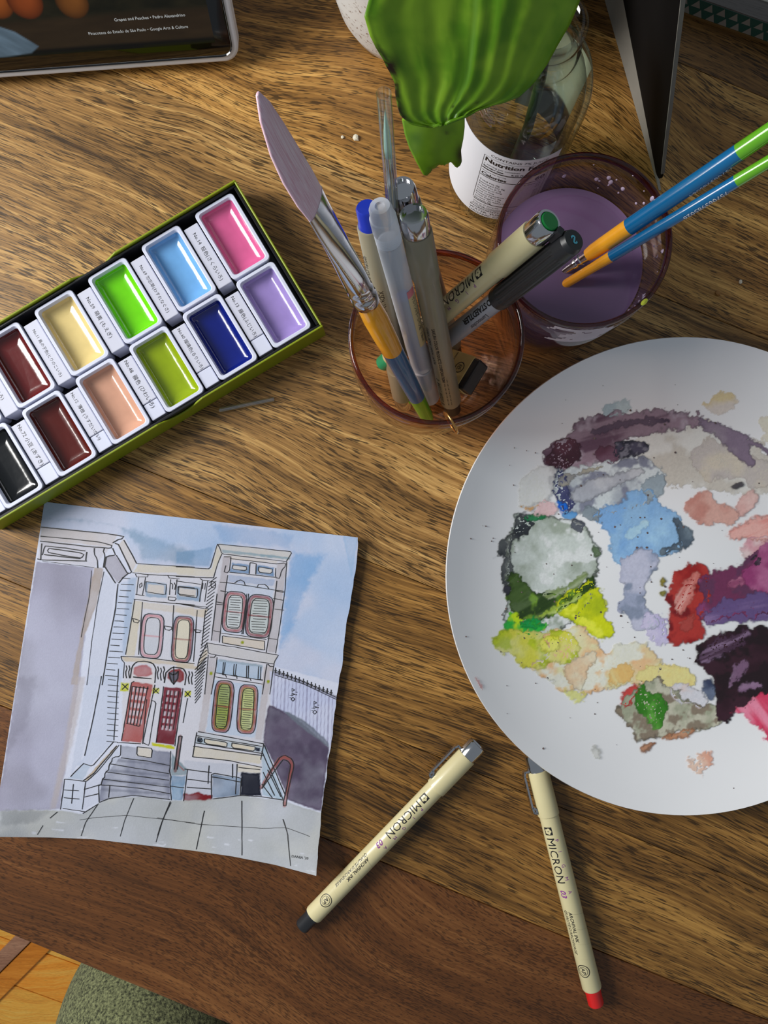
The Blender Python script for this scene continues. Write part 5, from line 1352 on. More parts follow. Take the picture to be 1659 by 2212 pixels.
# two round brushes leaning over the rim of the water glass
def round_brush(label, a_px, b_px, za, zb, t_or, t_bl, r0, r1, r2, ferrule, total, code):
    a = P(*a_px, za); b = P(*b_px, zb)
    d = (b - a).normalized()
    start = a - d * 0.016
    R = root('round_brush', label, 'paintbrush', mat4=axis_matrix(start, b, (0, -0.3, 1)), group=None)
    o0 = 0.016
    f0 = o0 + (0.012 if ferrule else -0.004)
    handle(R, total, [[(r0 * .82, f0), (r0, f0 + .004), (r0 * 1.04, o0 + t_or * .6), (r1, o0 + t_or)],
                      [(r1, o0 + t_or), (r2, o0 + t_bl)],
                      [(r2, o0 + t_bl), (r2 * .85, o0 + t_bl + .04), (r2 * .55, total - .003), (r2 * .3, total)]])
    mobj('ferrule', *lathe([(r0 * .55, 0.002), (r0 * .66, f0 - .008), (r0 * .78, f0 - .0078), (r0 * .8, f0 - .006), (r0 * .7, f0 - .0055), (r0 * .86, f0 - .0035), (r0 * .74, f0 - .003), (r0 * .84, f0 + .0005)], 24), M['chrome'], R, smooth=True, auto=40)
    mobj('bristles', *lathe([(0.0, -0.012), (r0 * .3, -0.008), (r0 * .6, -0.002), (r0 * .55, 0.0025)], 16), bm_, R, smooth=True)
    tx = MB()
    rr_ = (r1 + r2) / 2 + 0.00025
    put_text(tx, code, cyl_map(rr_, o0 + t_bl - 0.004, -0.75 if ferrule else -0.35, sgn=-1, zdir=-1), 0.0032, cut=0.0007)
    tx.build('printed_code', M['white_print'], R)
    return R
round_brush('thicker round brush with chrome ferrule end in the lavender water', (1226, 581), (1420, 449), 0.0612, 0.100, 0.0355, 0.087, 0.0034, 0.0037, 0.0034, True, 0.165, '757063985064')
round_brush('thinner round brush with orange handle end in the lavender water', (1226, 611), (1432, 487), 0.0612, 0.099, 0.0245, 0.083, 0.0021, 0.0025, 0.0025, False, 0.150, '757063985026')

# ------------------------------------------------------------------ pens and oddments in the tumbler
def standing(label, bot_px, zb, top_px, L, **k):
    a = P(*bot_px, zb); zt_ = top_z(a, top_px, L)
    b = P(*top_px, zt_)
    b = a + (b - a).normalized() * L
    return a, b
# grey beige fineliner, chrome end up
a, b = P(978.1, 886.8, 0.0194), P(892, 458.6, 0.1434)
fineliner('grey beige fineliner with chrome cap end standing upright in the tumbler', a, b, M['black_plastic'], up=(0.1, -1, 0.2), body='beige_grey', phi=0.35, clip=False, texts='side')
# blue ended fineliner, cap down
a, b = P(875, 872.5, 0.0159), P(791.4, 446.3, 0.1388)
fineliner('grey beige fineliner with blue plug on top standing cap down in the tumbler', b, a, M['blue_plastic'], up=(0.1, -1, 0.2), body='beige_grey', phi=-0.3, clip_phi=1.5, texts='code')
# fineliner mostly hidden behind the gel pen
a, b = P(980.6, 760.2, 0.0136), P(865.1, 403.4, 0.1415)
fineliner('fineliner hidden behind the translucent gel pen in the tumbler', a, b, M['black_plastic'], up=(0.1, -1, 0.2), body='beige_grey', phi=0.9, clip=False, texts='side')
# green fineliner leaning across
a, b = P(826.7, 785.7, 0.0236), P(1189.5, 476.3, 0.1412)
fineliner('beige fineliner with teal tail and green cap disc leaning across the tumbler', a, b, M['teal_plastic'], up=(0, 0, 1), phi=0.35, clip=False, end_disc=M['green_plastic'], texts='full')

# frosted gel pen
a, b = P(929.4, 861, 0.0182), P(819.5, 441.5, 0.1546)
gp = root('gel_pen', 'frosted translucent gel pen with navy ink tube standing in the tumbler', 'pen', mat4=axis_matrix(a, b, (0.1, -1, 0.2)))
frost_m, fnt, fb = newmat('frosted_plastic')
fb.inputs['Base Color'].default_value = (0.72, 0.76, 0.84, 1); fb.inputs['Roughness'].default_value = 0.4; fb.inputs['Alpha'].default_value = 0.62
ftc = N(fnt, 'ShaderNodeTexCoord'); fn_ = N(fnt, 'ShaderNodeTexNoise'); fn_.inputs['Scale'].default_value = 900
fnt.links.new(ftc.outputs['Object'], fn_.inputs['Vector'])
fbp = N(fnt, 'ShaderNodeBump'); fbp.inputs['Strength'].default_value = .08; fbp.inputs['Distance'].default_value = .0003
fnt.links.new(fn_.outputs['Fac'], fbp.inputs['Height']); fnt.links.new(fbp.outputs['Normal'], fb.inputs['Normal'])
Lg = 0.146
mobj('cap', *lathe([(0.0040, 0.0), (0.0047, 0.0012), (0.0050, 0.003), (0.0051, 0.033), (0.0047, 0.0335)], 28), frost_m, gp, smooth=True, auto=35)
mobj('barrel', *lathe([(0.0047, 0.0345), (0.0049, 0.036), (0.0049, 0.126), (0.0046, 0.1265)], 28), frost_m, gp, smooth=True, auto=35)
pg = [(0.0046, 0.127)]
for i in range(6): pg += [(0.0049, 0.1275 + i * .0009), (0.0046, 0.1279 + i * .0009)]
pg += [(0.0050, 0.1335), (0.0049, 0.140), (0.0044, 0.1405), (0.0042, 0.1445), (0.0036, 0.146), (0.0018, 0.146), (0.0015, 0.1452), (0, 0.1452)]
mobj('end_plug', *lathe(pg, 28), frost_m, gp, smooth=True, auto=30)
mobj('ink_tube', *lathe([(0.0022, 0.012), (0.0030, 0.02), (0.0030, 0.092)], 20), plain('navy_ink', (30, 44, 110), rough=0.4), gp, smooth=True, auto=35)
def cyl_patch(mb, r, z0, z1, p0, p1, n=8):
    v_ = []
    for i in range(n + 1):
        a_ = p0 + (p1 - p0) * i / n
        for zz in (z0, z1): v_.append((r * math.sin(a_), r * math.cos(a_), zz))
    mb.add(v_, [(2 * i, 2 * i + 1, 2 * i + 3, 2 * i + 2) for i in range(n)])
sk = MB(); cyl_patch(sk, 0.00505, 0.058, 0.0955, -1.25, -0.45); stk = sk.build('sticker', plain('cream_sticker', (196, 176, 130), rough=0.6), gp)
sk = MB(); cyl_patch(sk, 0.00507, 0.0955, 0.100, -1.25, -0.45); sk.build('sticker_band', plain('pink_band', (206, 120, 128), rough=0.6), gp)
sk = MB(); put_text(sk, 'ゲルインキボールペン紺・0.38mm', cyl_map(0.0051, 0.0945, -0.78), 0.0022, cut=0.0006); sk.build('sticker_print', M['grey_print'], stk)

# fine detail brush in a clear sleeve
a = P(871.8, 758.8, 0.0165); b = P(828.8, 200.6, 0.1975)
Ld = (b - a).length
db = root('detail_brush', 'thin detail brush with pale tip inside a clear plastic sleeve in the tumbler', 'paintbrush', mat4=axis_matrix(a, b, (0.1, -1, 0.2)))
zd = lambda t: t * Ld
mobj('handle', *lathe([(0.0012, 0), (0.0022, zd(.05)), (0.0026, zd(.3)), (0.0025, zd(.5)), (0.0019, zd(.60))], 20), plain('black_handle', (40, 34, 32), rough=0.3, coat=0.4, gain=1.0), db, smooth=True, auto=40)
mobj('ferrule', *lathe([(0.0019, zd(.595)), (0.0021, zd(.60)), (0.0021, zd(.635)), (0.0017, zd(.64)), (0.0020, zd(.648)), (0.0016, zd(.655)), (0.0014, zd(.80)), (0.0012, zd(.845))], 20), M['chrome'], db, smooth=True, auto=40)
mobj('bristles', *lathe([(0.0012, zd(.844)), (0.0013, zd(.87)), (0.0010, zd(.91)), (0.0004, zd(.945)), (0.0, zd(.965))], 16), plain('pale_teal_bristle', (176, 214, 204), rough=0.4), db, smooth=True)
mobj('clear_sleeve', *lathe([(0.0023, zd(.66)), (0.0023, zd(1.0)), (0.0021, zd(1.0)), (0.0021, zd(.66))], 24, cap0=False, cap1=False), glassy('clear_plastic', (0.93, 0.95, 0.94), gloss=0.08), db, smooth=True, auto=40)

# marker with ribbed black cap
a = P(870.8, 808, 0.0162); b = P(1240.3, 517.7, 0.1402)
mk = root('marker_pen', 'silver grey marker pen with ribbed black cap leaning across the tumbler', 'pen', mat4=axis_matrix(a, b, (0, 0, 1)))
silver = plain('silver_grey_plastic', (150, 154, 164), rough=0.35, var=0.02, gain=1.1)
mobj('barrel', *lathe([(0.003, 0), (0.0042, 0.002), (0.0043, 0.092)], 28), silver, mk, smooth=True, auto=40)
capv = []; nsg = 72
for (r_, zz, rib) in ((0.0046, 0.0895, 0), (0.0050, 0.090, 0), (0.0052, 0.094, 0), (0.0052, 0.096, 1), (0.0051, 0.131, 1), (0.0050, 0.1325, 0), (0.0048, 0.138, 0), (0.0040, 0.140, 0)):
    for k in range(nsg):
        q = r_ - (0.00028 if (rib and k % 4 < 2) else 0)
        capv.append((q * math.cos(2 * math.pi * k / nsg), q * math.sin(2 * math.pi * k / nsg), zz))
capf = [(j * nsg + k, j * nsg + (k + 1) % nsg, (j + 1) * nsg + (k + 1) % nsg, (j + 1) * nsg + k) for j in range(7) for k in range(nsg)] + [tuple(7 * nsg + k for k in range(nsg))]
cp = mobj('cap', capv, capf, M['black_plastic'], mk, smooth=False)
cl = MB()
cl.add(*boxv(-0.0016, 0.0016, 0.0046, 0.0072, 0.133, 0.1395))
cl.add(*boxv(-0.0016, 0.0016, 0.0060, 0.0074, 0.098, 0.134))
cl.tf(Matrix.Rotation(-math.radians(55), 4, 'Z')); 
# clip on the side towards the green pen
o = cl.build('clip', M['black_plastic'], mk); bevel(o, 0.0004, 2)
tx = MB()
fnS = lambda x, y: Vector((x * 0 + y, -x * 0, 0.1402))
put_text(tx, 'S', lambda x, y: Vector((-(y - 0.0016), -x + 0.0, 0.14015)), 0.0046, align='CENTER', bold=0.03)
tx.build('cap_letter', plain('teal_print', (70, 150, 170), rough=0.5), mk)
tx = MB()
put_text(tx, 'STAEDTLER', cyl_map(0.0044, 0.0865, 0.30), 0.0036, cut=0.0007, bold=0.03)
put_text(tx, 'Lumocolor', cyl_map(0.0044, 0.083, -0.65), 0.0030, cut=0.0007, shear=.3)
ring_mark(tx, 0.0044, 0.0885, 0.30, 0.0012, 0.0014, 0.0008)
tx.build('printed_text', M['ink'], mk)

# small eraser in a card sleeve at the bottom of the tumbler
ea = P(946, 785.9, 0.0182); eb = P(1025.5, 815.5, 0.0381)
er = root('eraser', 'small black eraser in a kraft card sleeve at the bottom of the tumbler', 'eraser', mat4=axis_matrix(ea, eb, (-0.35, 0.2, 1)))
Le = (eb - ea).length
o = mobj('eraser_body', *boxv(-0.0085, 0.0085, -0.0040, 0.0040, 0.0, Le + 0.001), M['black_plastic'], er); bevel(o, 0.0012, 2)
o = mobj('card_sleeve', *boxv(-0.0088, 0.0088, -0.0043, 0.0043, 0.0005, Le - 0.003), plain('kraft_card', (196, 172, 112), rough=0.7, var=0.05, gain=1.1), er); bevel(o, 0.0004, 1)
tx = MB()
fe = lambda x, y: Vector((-0.007 + x, 0.00435, Le - 0.006 - 0.0 + y))
put_text(tx, '紙スリーブ', lambda x, y: Vector((0.0070 - x, 0.00437, 0.0070 + y)), 0.0024)
put_text(tx, 'MADE IN JAPAN 日本製', lambda x, y: Vector((0.0080 - x, 0.00437, 0.0125 + y)), 0.0016)
th = [6.283 * k / 20 for k in range(20)]
tx.add([(0.001 + 0.0030 * math.cos(t), 0.00437, 0.0195 + 0.0030 * math.sin(t)) for t in th] + [(0.001 + 0.0025 * math.cos(t), 0.00437, 0.0195 + 0.0025 * math.sin(t)) for t in th], [(k, (k + 1) % 20, 20 + (k + 1) % 20, 20 + k) for k in range(20)])
put_text(tx, '紙', lambda x, y: Vector((0.0028 - x, 0.00437, 0.0182 + y)), 0.0034)
tx.build('sleeve_print', M['ink'], er)

# gold ring hooked over the rim
ga = math.atan2(-(908 - 728), (975 - 943))
rc_ = Vector((cupC.x + 0.0361 * math.cos(ga), cupC.y + 0.0361 * math.sin(ga), 0.0908))
rad_ = Vector((math.cos(ga), math.sin(ga), 0))
tang = Vector((-math.sin(ga), math.cos(ga), 0))
ringp = []
for k in range(40):
    t = 2 * math.pi * k / 40
    ringp.append(rc_ + (rad_ * .93 + tang * .36) * (0.0052 * math.cos(t)) + Vector((0, 0, 0.0052 * math.sin(t))))
gr = root('gold_ring', 'thin gold ring hooked over the rim of the orange tumbler', 'ring', loc=tuple(rc_))
mobj('band', *tube(ringp, 0.00055, seg=10, closed=True), M['gold'], gr, world=True, smooth=True)

# ------------------------------------------------------------------ glass bottle with label, water and leaf stem
bx, by = 0.0607, 0.1785
bot = root('glass_bottle', 'clear glass bottle with white nutrition label holding a leaf stem in water', 'bottle', loc=(bx, by, 0))
g_clear = glassy('clear_glass', (0.93, 0.955, 0.94), gloss=0.06, refl=1.1)
bo = [(0.0, 0.003), (0.016, 0.0018), (0.020, 0.0), (0.0235, 0.0006), (0.0262, 0.004), (0.027, 0.009), (0.027, 0.090), (0.0262, 0.099), (0.0235, 0.108), (0.019, 0.115), (0.0155, 0.119), (0.0140, 0.1215), (0.0148, 0.1235), (0.0148, 0.126), (0.0133, 0.128), (0.0130, 0.134), (0.0140, 0.1355), (0.0140, 0.139), (0.0130, 0.1405)]
bi = [(0.0108, 0.1405), (0.0106, 0.128), (0.0120, 0.121), (0.0165, 0.1145), (0.0212, 0.106), (0.0238, 0.098), (0.0246, 0.090), (0.0246, 0.011), (0.0232, 0.0065), (0.018, 0.0048), (0.0, 0.0060)]
mobj('glass_wall', *lathe(bo + bi, 72, cap0=False, cap1=False), g_clear, bot, smooth=True)
def wrap(r, ac, sgn=1):
    """label coordinates: x metres along the curve to the viewer's right, y height"""
    def fn(x, y):
        a = ac + x / r
        return Vector((r * math.cos(a), r * math.sin(a), y))
    return fn
paper_l = plain('white_label_paper', (222, 224, 232), rough=0.5, var=0.01, gain=1.05)
def label_patch(name, a0, a1, z0, z1, r, mat, n=40):
    v_ = []
    for i in range(n + 1):
        a = math.radians(a0 + (a1 - a0) * i / n)
        v_ += [(r * math.cos(a), r * math.sin(a), z0), (r * math.cos(a), r * math.sin(a), z1)]
    v_ += [(q[0] * 0.9962, q[1] * 0.9962, q[2]) for q in v_]
    m = 2 * (n + 1)
    f_ = [(2 * i, 2 * i + 2, 2 * i + 3, 2 * i + 1) for i in range(n)] + [(m + 2 * i + 1, m + 2 * i + 3, m + 2 * i + 2, m + 2 * i) for i in range(n)]
    return mobj(name, v_, f_, mat, bot, smooth=True)
lb = label_patch('nutrition_label', 165, 306, 0.017, 0.086, 0.02712, paper_l)
label_patch('front_label', 15, 80, 0.030, 0.096, 0.02712, plain('cream_label_paper', (206, 206, 180), rough=0.5, gain=1.0), 24)
tx = MB()
fl_ = wrap(0.02718, math.radians(-93))
X0 = -0.0165
def tl(s_, x, y, size, **k): put_text(tx, s_, lambda a, b: fl_(x + a, y + b), size, **k)
def bar(x0, x1, y, h):
    n = 10
    v_ = [fl_(x0 + (x1 - x0) * i / n, yy) for i in range(n + 1) for yy in (y, y + h)]
    tx.add(v_, [(2 * i, 2 * i + 2, 2 * i + 3, 2 * i + 1) for i in range(n)])
tl('CONTAINS 7% JUICE', X0 + 0.003, 0.0815, 0.0030, fit=0.026)
tl('Nutrition Facts', X0 + .0008, 0.0755, 0.005, fit=0.030, bold=0.03)
tl('1 serving per container', X0 + .0008, 0.0724, 0.0024, fit=.017)
tl('Serving size', X0 + .0008, 0.0700, 0.0024, fit=.010, bold=.03); tl('8.45 FL OZ (250ml)', X0 + .0145, 0.0695, 0.0024, fit=.0165, bold=.02)
bar(X0 + .0005, X0 + .032, 0.0680, 0.0009)
tl('Amount Per Serving', X0 + .0008, 0.0658, 0.002, fit=.012)
tl('Calories', X0 + .0008, 0.0620, 0.004, fit=.0125, bold=.03); tl('60', X0 + .0265, 0.0622, 0.0048, fit=.005, bold=.03)
bar(X0 + .0005, X0 + .032, 0.0606, 0.0006)
yy = 0.0580
for s_, pc_ in (('% Daily Value*', None), ('Total Fat 0g', '0%'), ('Saturated Fat 0g', '0%'), ('Trans Fat 0.1g', None), ('Cholesterol 0mg', '0%'), ('Sodium 0mg', '0%'), ('Total Carbohydrate 15g', '5%'), ('Dietary Fiber 0g', '0%'), ('Total Sugars 15g', None), ('Includes 13g Added Sugars', '26%'), ('Protein 0g', None)):
    tl(s_, X0 + (.022 if s_[0] == '%' else .0008), yy, 0.0021, fit=min(.0007 * len(s_) + .002, .019)); 
    if pc_: tl(pc_, X0 + .0285, yy, 0.0021)
    yy -= 0.0024
bar(X0 + .0005, X0 + .032, yy + 0.0012, 0.0007); yy -= 0.0016
for s_ in ('Vitamin D 0mcg 0%', 'Iron 0mg  Potassium 45.26mg'):
    tl(s_, X0 + .0008, yy, 0.002, fit=.0008 * len(s_)); yy -= 0.0023
bar(X0 + .0005, X0 + .032, yy + 0.0012, 0.0004); yy -= 0.0014
for s_, w_ in (('INGREDIENTS: SPARKLING', .030), ('WATER, YUZU JUICE,', .027), ('ORGANIC CANE SUGAR', .030)):
    tl(s_, X0 - .0005, yy, 0.0028, fit=w_); yy -= 0.0030
for s_, w_ in (('Distributed by Kimino Drinks', .026), ('San Francisco, CA 94110', .024), ('kiminodrinks.com', .016)):
    tl(s_, X0 - .0005, yy, 0.0022, fit=w_); yy -= 0.0024
bar(X0, X0 + .0325, 0.0798, 0.0002); bar(X0, X0 + .0325, yy + .0105 + .0085, 0.0002)
for (xa) in (X0, X0 + .0325):
    tx.add([fl_(xa, 0.034), fl_(xa + .0002, 0.034), fl_(xa + .0002, 0.0798), fl_(xa, 0.0798)], [(0, 1, 2, 3)])
rs = random.Random(8)
yq = 0.026
while yq < 0.056:                                       # bar code beside the panel
    h_ = rs.choice([.0003, .0005, .0008]); bar(X0 + .0345, X0 + .0395, yq, h_); yq += h_ + rs.choice([.0004, .0006])
tx.f = [tuple(q) for q in tx.f]
tx.build('label_print', M['ink'], lb)
lw_m = glassy('clear_water', (0.90, 0.92, 0.90), gloss=0.03, refl=0.5)
bw = root('bottle_water', 'clear water standing in the lower half of the glass bottle', 'water', loc=(bx, by, 0.0062))
mobj('water_body', *lathe([(0.0, 0.0), (0.0175, -0.0008), (0.0228, 0.0008), (0.0243, 0.005), (0.0243, 0.052), (0.0, 0.0515)], 48, cap0=False, cap1=False), lw_m, bw, smooth=True, auto=50)

# ------------------------------------------------------------------ broad leaf with curled tip on a stem
def zleaf(px, py):
    """height of the leaf blade over each pixel of its outline"""
    t = np.clip((np.asarray(py, float) + 150) / 430, 0, 1)
    u = (np.asarray(px, float) - (1010 - 0.28 * np.asarray(py, float))) / 260
    return 0.190 - 0.022 * t ** 2 + 0.012 * np.abs(u) ** 1.4 * (u < 0) - 0.016 * u ** 2 * (u > 0)
Lc = [(905, -210), (852, -130), (812, -50), (788, 35), (800, 78), (822, 118), (840, 152), (850, 178), (857, 210), (866, 250), (884, 266), (905, 270), (930, 273), (950, 268)]
Rc = [(1010, -235), (1130, -215), (1225, -150), (1268, -70), (1252, 5), (1232, 52), (1205, 98), (1182, 140), (1152, 182), (1122, 210), (1085, 224), (1050, 232), (1010, 250), (968, 262)]
n_t, n_u = 90, 60
tt = np.linspace(0, 1, n_t); uu = np.linspace(0, 1, n_u)
Lp, Rp = polyat(Lc, tt), polyat(Rc, tt)
Lp[:, 0] += (fbm(np.full(n_t, 2.), tt * 30, 55, 2) - .5) * 7 * sstep(.5, .62, tt)
Lx = Lp[:, None, 0] * (1 - uu) + Rp[:, None, 0] * uu; Ly = Lp[:, None, 1] * (1 - uu) + Rp[:, None, 1] * uu
Ly = Ly + 4 * np.sin(uu * math.pi)[None] * (tt[:, None] > .9)
Z = zleaf(Lx, Ly)
# curved side veins run from the midrib to the margin: gentle corrugation and paler lines
mid = 0.46 + 0.05 * np.sin(tt * 3)
du = (uu[None] - mid[:, None])
ph = uu[None] * 8.0 + 1.1 * np.sin(tt[:, None] * 2.2) * (1 - uu[None]) + 0.8 * fbm(Lx * .008, Ly * .008, 63, 2)
ph = ph + 0 * tt[:, None]
ridge = np.exp(-((ph - np.round(ph)) / 0.05) ** 2) * sstep(0.0, .2, tt)[:, None]
midr = np.exp(-(du / 0.012) ** 2)
Z = Z + 0.00045 * np.cos(2 * math.pi * ph) * (.2 + 1.2 * fbm(Lx * .012, Ly * .012, 66, 2)) - 0.0001 * ridge - 0.0004 * midr
base_c = np.array(lin((78, 122, 14), 1.5)); lite = np.array(lin((132, 172, 40), 1.5)); dk = np.array(lin((36, 76, 10), 1.4)); brown = np.array(lin((46, 30, 16), 1.0))
nz = sstep(.3, .7, fbm(Lx * .014, Ly * .014, 61, 4))[..., None]
lc = base_c * (1 - nz) + lite * nz * .8 + dk * (1 - nz) * .2
lc = lc * (1 - .30 * ridge[..., None]) + lite * .9 * .30 * ridge[..., None]
lc = lc * (1 - .4 * midr[..., None]) + np.array(lin((120, 168, 70), 1.3)) * .4 * midr[..., None]
burn = (sstep(0.06, 0.0, uu)[None] * sstep(.52, .62, tt)[:, None] * sstep(.35, .6, fbm(Lx * .06, Ly * .06, 71, 3)))[..., None]
patchb = np.exp(-(((Lx - 850) / 13) ** 2 + ((Ly - 142) / 26) ** 2))[..., None] * .85
spot = sum(np.exp(-(((Lx - x_) / s_) ** 2 + ((Ly - y_) / s_) ** 2)) for x_, y_, s_ in ((965, 258, 4), (978, 230, 3.5), (1030, 222, 3)))[..., None] * .8
k = np.clip(burn + patchb + spot, 0, 1)
lc = lc * (1 - k) + brown * k
LW = np.stack([(Lx - CX) * (H - Z) / F, -(Ly - CY) * (H - Z) / F, Z], -1).reshape(-1, 3)
lf_ = [(j * n_u + i, (j + 1) * n_u + i, (j + 1) * n_u + i + 1, j * n_u + i + 1) for j in range(n_t - 1) for i in range(n_u - 1)]
leaf_m, lnt, lbn = newmat('glossy_leaf')
la = N(lnt, 'ShaderNodeAttribute', attribute_name='Col')
lnt.links.new(la.outputs['Color'], lbn.inputs['Base Color']); lbn.inputs['Roughness'].default_value = 0.36; lbn.inputs['Specular IOR Level'].default_value = 0.45
ltr = N(lnt, 'ShaderNodeBsdfTranslucent'); lmx = N(lnt, 'ShaderNodeMixShader'); lmx.inputs[0].default_value = 0.28
lnt.links.new(la.outputs['Color'], ltr.inputs[0]); lnt.links.new(lbn.outputs[0], lmx.inputs[1]); lnt.links.new(ltr.outputs[0], lmx.inputs[2]); lnt.links.new(lmx.outputs[0], lnt.nodes['Material Output'].inputs[0])
leaf = root('leaf_cutting', 'large glossy green leaf with browned torn edge standing in the glass bottle', 'leaf', loc=(bx, by, 0.008))
lo = mobj('leaf_blade', LW, lf_, leaf_m, leaf, world=True, smooth=True, cols=lc.reshape(-1, 3))
sm_ = lo.modifiers.new('thickness', 'SOLIDIFY'); sm_.thickness = 0.0005; sm_.offset = -1
# curled tip hanging below the blade
Lt = [(868, 258), (874, 290), (884, 320), (900, 352), (915, 379), (921, 380)]
Rt = [(1004, 250), (1004, 275), (1001, 300), (996, 325), (998, 350), (988, 358)]
n2 = 30
t2 = np.linspace(0, 1, n2); u2 = np.linspace(0, 1, 30)
Lp2, Rp2 = polyat(Lt, t2), polyat(Rt, t2)
X2 = Lp2[:, None, 0] * (1 - u2) + Rp2[:, None, 0] * u2; Y2 = Lp2[:, None, 1] * (1 - u2) + Rp2[:, None, 1] * u2
Y2 = Y2 - 12 * np.sin(u2 * math.pi)[None] * t2[:, None] ** 3 + (fbm(u2 * 9, u2 * 0 + 3, 44, 2) - .5)[None] * 12 * (t2[:, None] > .9)
Z2 = 0.164 - 0.030 * t2[:, None] + 0.004 * np.sin(u2 * math.pi)[None]
nz2 = fbm(X2 * .03, Y2 * .03, 81, 3)[..., None]
c2_ = base_c * (1 - nz2) + lite * nz2
b2 = np.clip(np.exp(-(((X2 - 994) / 10) ** 2 + ((Y2 - 335) / 22) ** 2)) + np.exp(-(((X2 - 965) / 4) ** 2 + ((Y2 - 287) / 4) ** 2)) * .8, 0, 1)[..., None] * .9
c2_ = c2_ * (1 - b2) + brown * 1.6 * b2
W2 = np.stack([(X2 - CX) * (H - Z2) / F, -(Y2 - CY) * (H - Z2) / F, Z2], -1).reshape(-1, 3)
o = mobj('curled_tip', W2, [(j * 30 + i, (j + 1) * 30 + i, (j + 1) * 30 + i + 1, j * 30 + i + 1) for j in range(n2 - 1) for i in range(29)], leaf_m, leaf, world=True, smooth=True, cols=c2_.reshape(-1, 3), label='tip of the leaf curled under')
sm_ = o.modifiers.new('thickness', 'SOLIDIFY'); sm_.thickness = 0.0005; sm_.offset = -1
att = P(1010, -232, 0.190)
st_p = [Vector((bx + 0.006, by + 0.002, 0.0105)), Vector((bx + 0.008, by + 0.005, 0.05)), Vector((bx + 0.006, by + 0.006, 0.09)), Vector((bx + 0.002, by + 0.006, 0.13)), Vector((bx - 0.004, by + 0.010, 0.165)), att * .6 + Vector((bx, by + .01, .178)) * .4 + Vector((0, 0.004, .012)), att + Vector((0, 0, -0.001))]
cp_ = []
for i in range(len(st_p) - 1):
    for s_ in range(5): cp_.append(st_p[i].lerp(st_p[i + 1], s_ / 5))
cp_.append(st_p[-1])
mobj('stem', *tube(cp_, [0.0026 - 0.0008 * i / len(cp_) for i in range(len(cp_))], seg=12), plain('dark_green_stem', (40, 66, 34), rough=0.4, gain=1.1), leaf, world=True, smooth=True)

# ------------------------------------------------------------------ speckled planter at the back
pc = Vector(((884 - CX) / 4.012 / 1000, (1106 - 6) / 4.012 / 1000, 0))
pot = root('planter_pot', 'white ceramic planter with brown speckles beside the tablet', 'planter', loc=(pc.x, pc.y, 0))
pm, pnt, pb = newmat('speckled_glaze')
ptc = N(pnt, 'ShaderNodeTexCoord'); pn1 = N(pnt, 'ShaderNodeTexNoise'); pn1.inputs['Scale'].default_value = 330; pn1.inputs['Detail'].default_value = 3; pn1.inputs['Roughness'].default_value = .7
pnt.links.new(ptc.outputs['Object'], pn1.inputs['Vector'])
prm = N(pnt, 'ShaderNodeValToRGB'); prm.color_ramp.elements[0].position = .34; prm.color_ramp.elements[0].color = lin((112, 78, 56), 1.0) + (1,); prm.color_ramp.elements[1].position = .42; prm.color_ramp.elements[1].color = lin((214, 214, 212), 1.1) + (1,)
pnt.links.new(pn1.outputs['Fac'], prm.inputs['Fac']); pnt.links.new(prm.outputs['Color'], pb.inputs['Base Color']); pb.inputs['Roughness'].default_value = 0.35
mobj('pot_wall', *lathe([(0.0, 0.0), (0.032, 0.0), (0.0350, 0.002), (0.0385, 0.012), (0.0425, 0.035), (0.0455, 0.07), (0.0465, 0.085), (0.0455, 0.0865), (0.0440, 0.085), (0.0425, 0.06), (0.038, 0.02), (0.0, 0.012)], 64, cap0=False, cap1=False), pm, pot, smooth=True, auto=50)
mobj('soil', *lathe([(0.0, 0.076), (0.0433, 0.074)], 40, cap0=False, cap1=False), plain('potting_soil', (52, 38, 28), rough=1.0, var=.5, scale=300, bump=1.0), pot)
for a_, r_, h_ in ((4.2, .02, .16), (2.6, .015, .19), (0.6, .018, .15), (5.4, .012, .2)):
    b_ = Vector((r_ * math.cos(a_), r_ * math.sin(a_), .074))
    mobj('plant_stem', *tube([b_, b_ * 1.05 + Vector((0, .004, h_ * .45)), b_ + Vector((.03 * math.cos(a_), .04 + .02 * math.sin(a_), h_ - .05))], [.0018, .0015, .001], seg=8), plain('grey_green_stem', (62, 82, 60), rough=.5), pot, smooth=True)

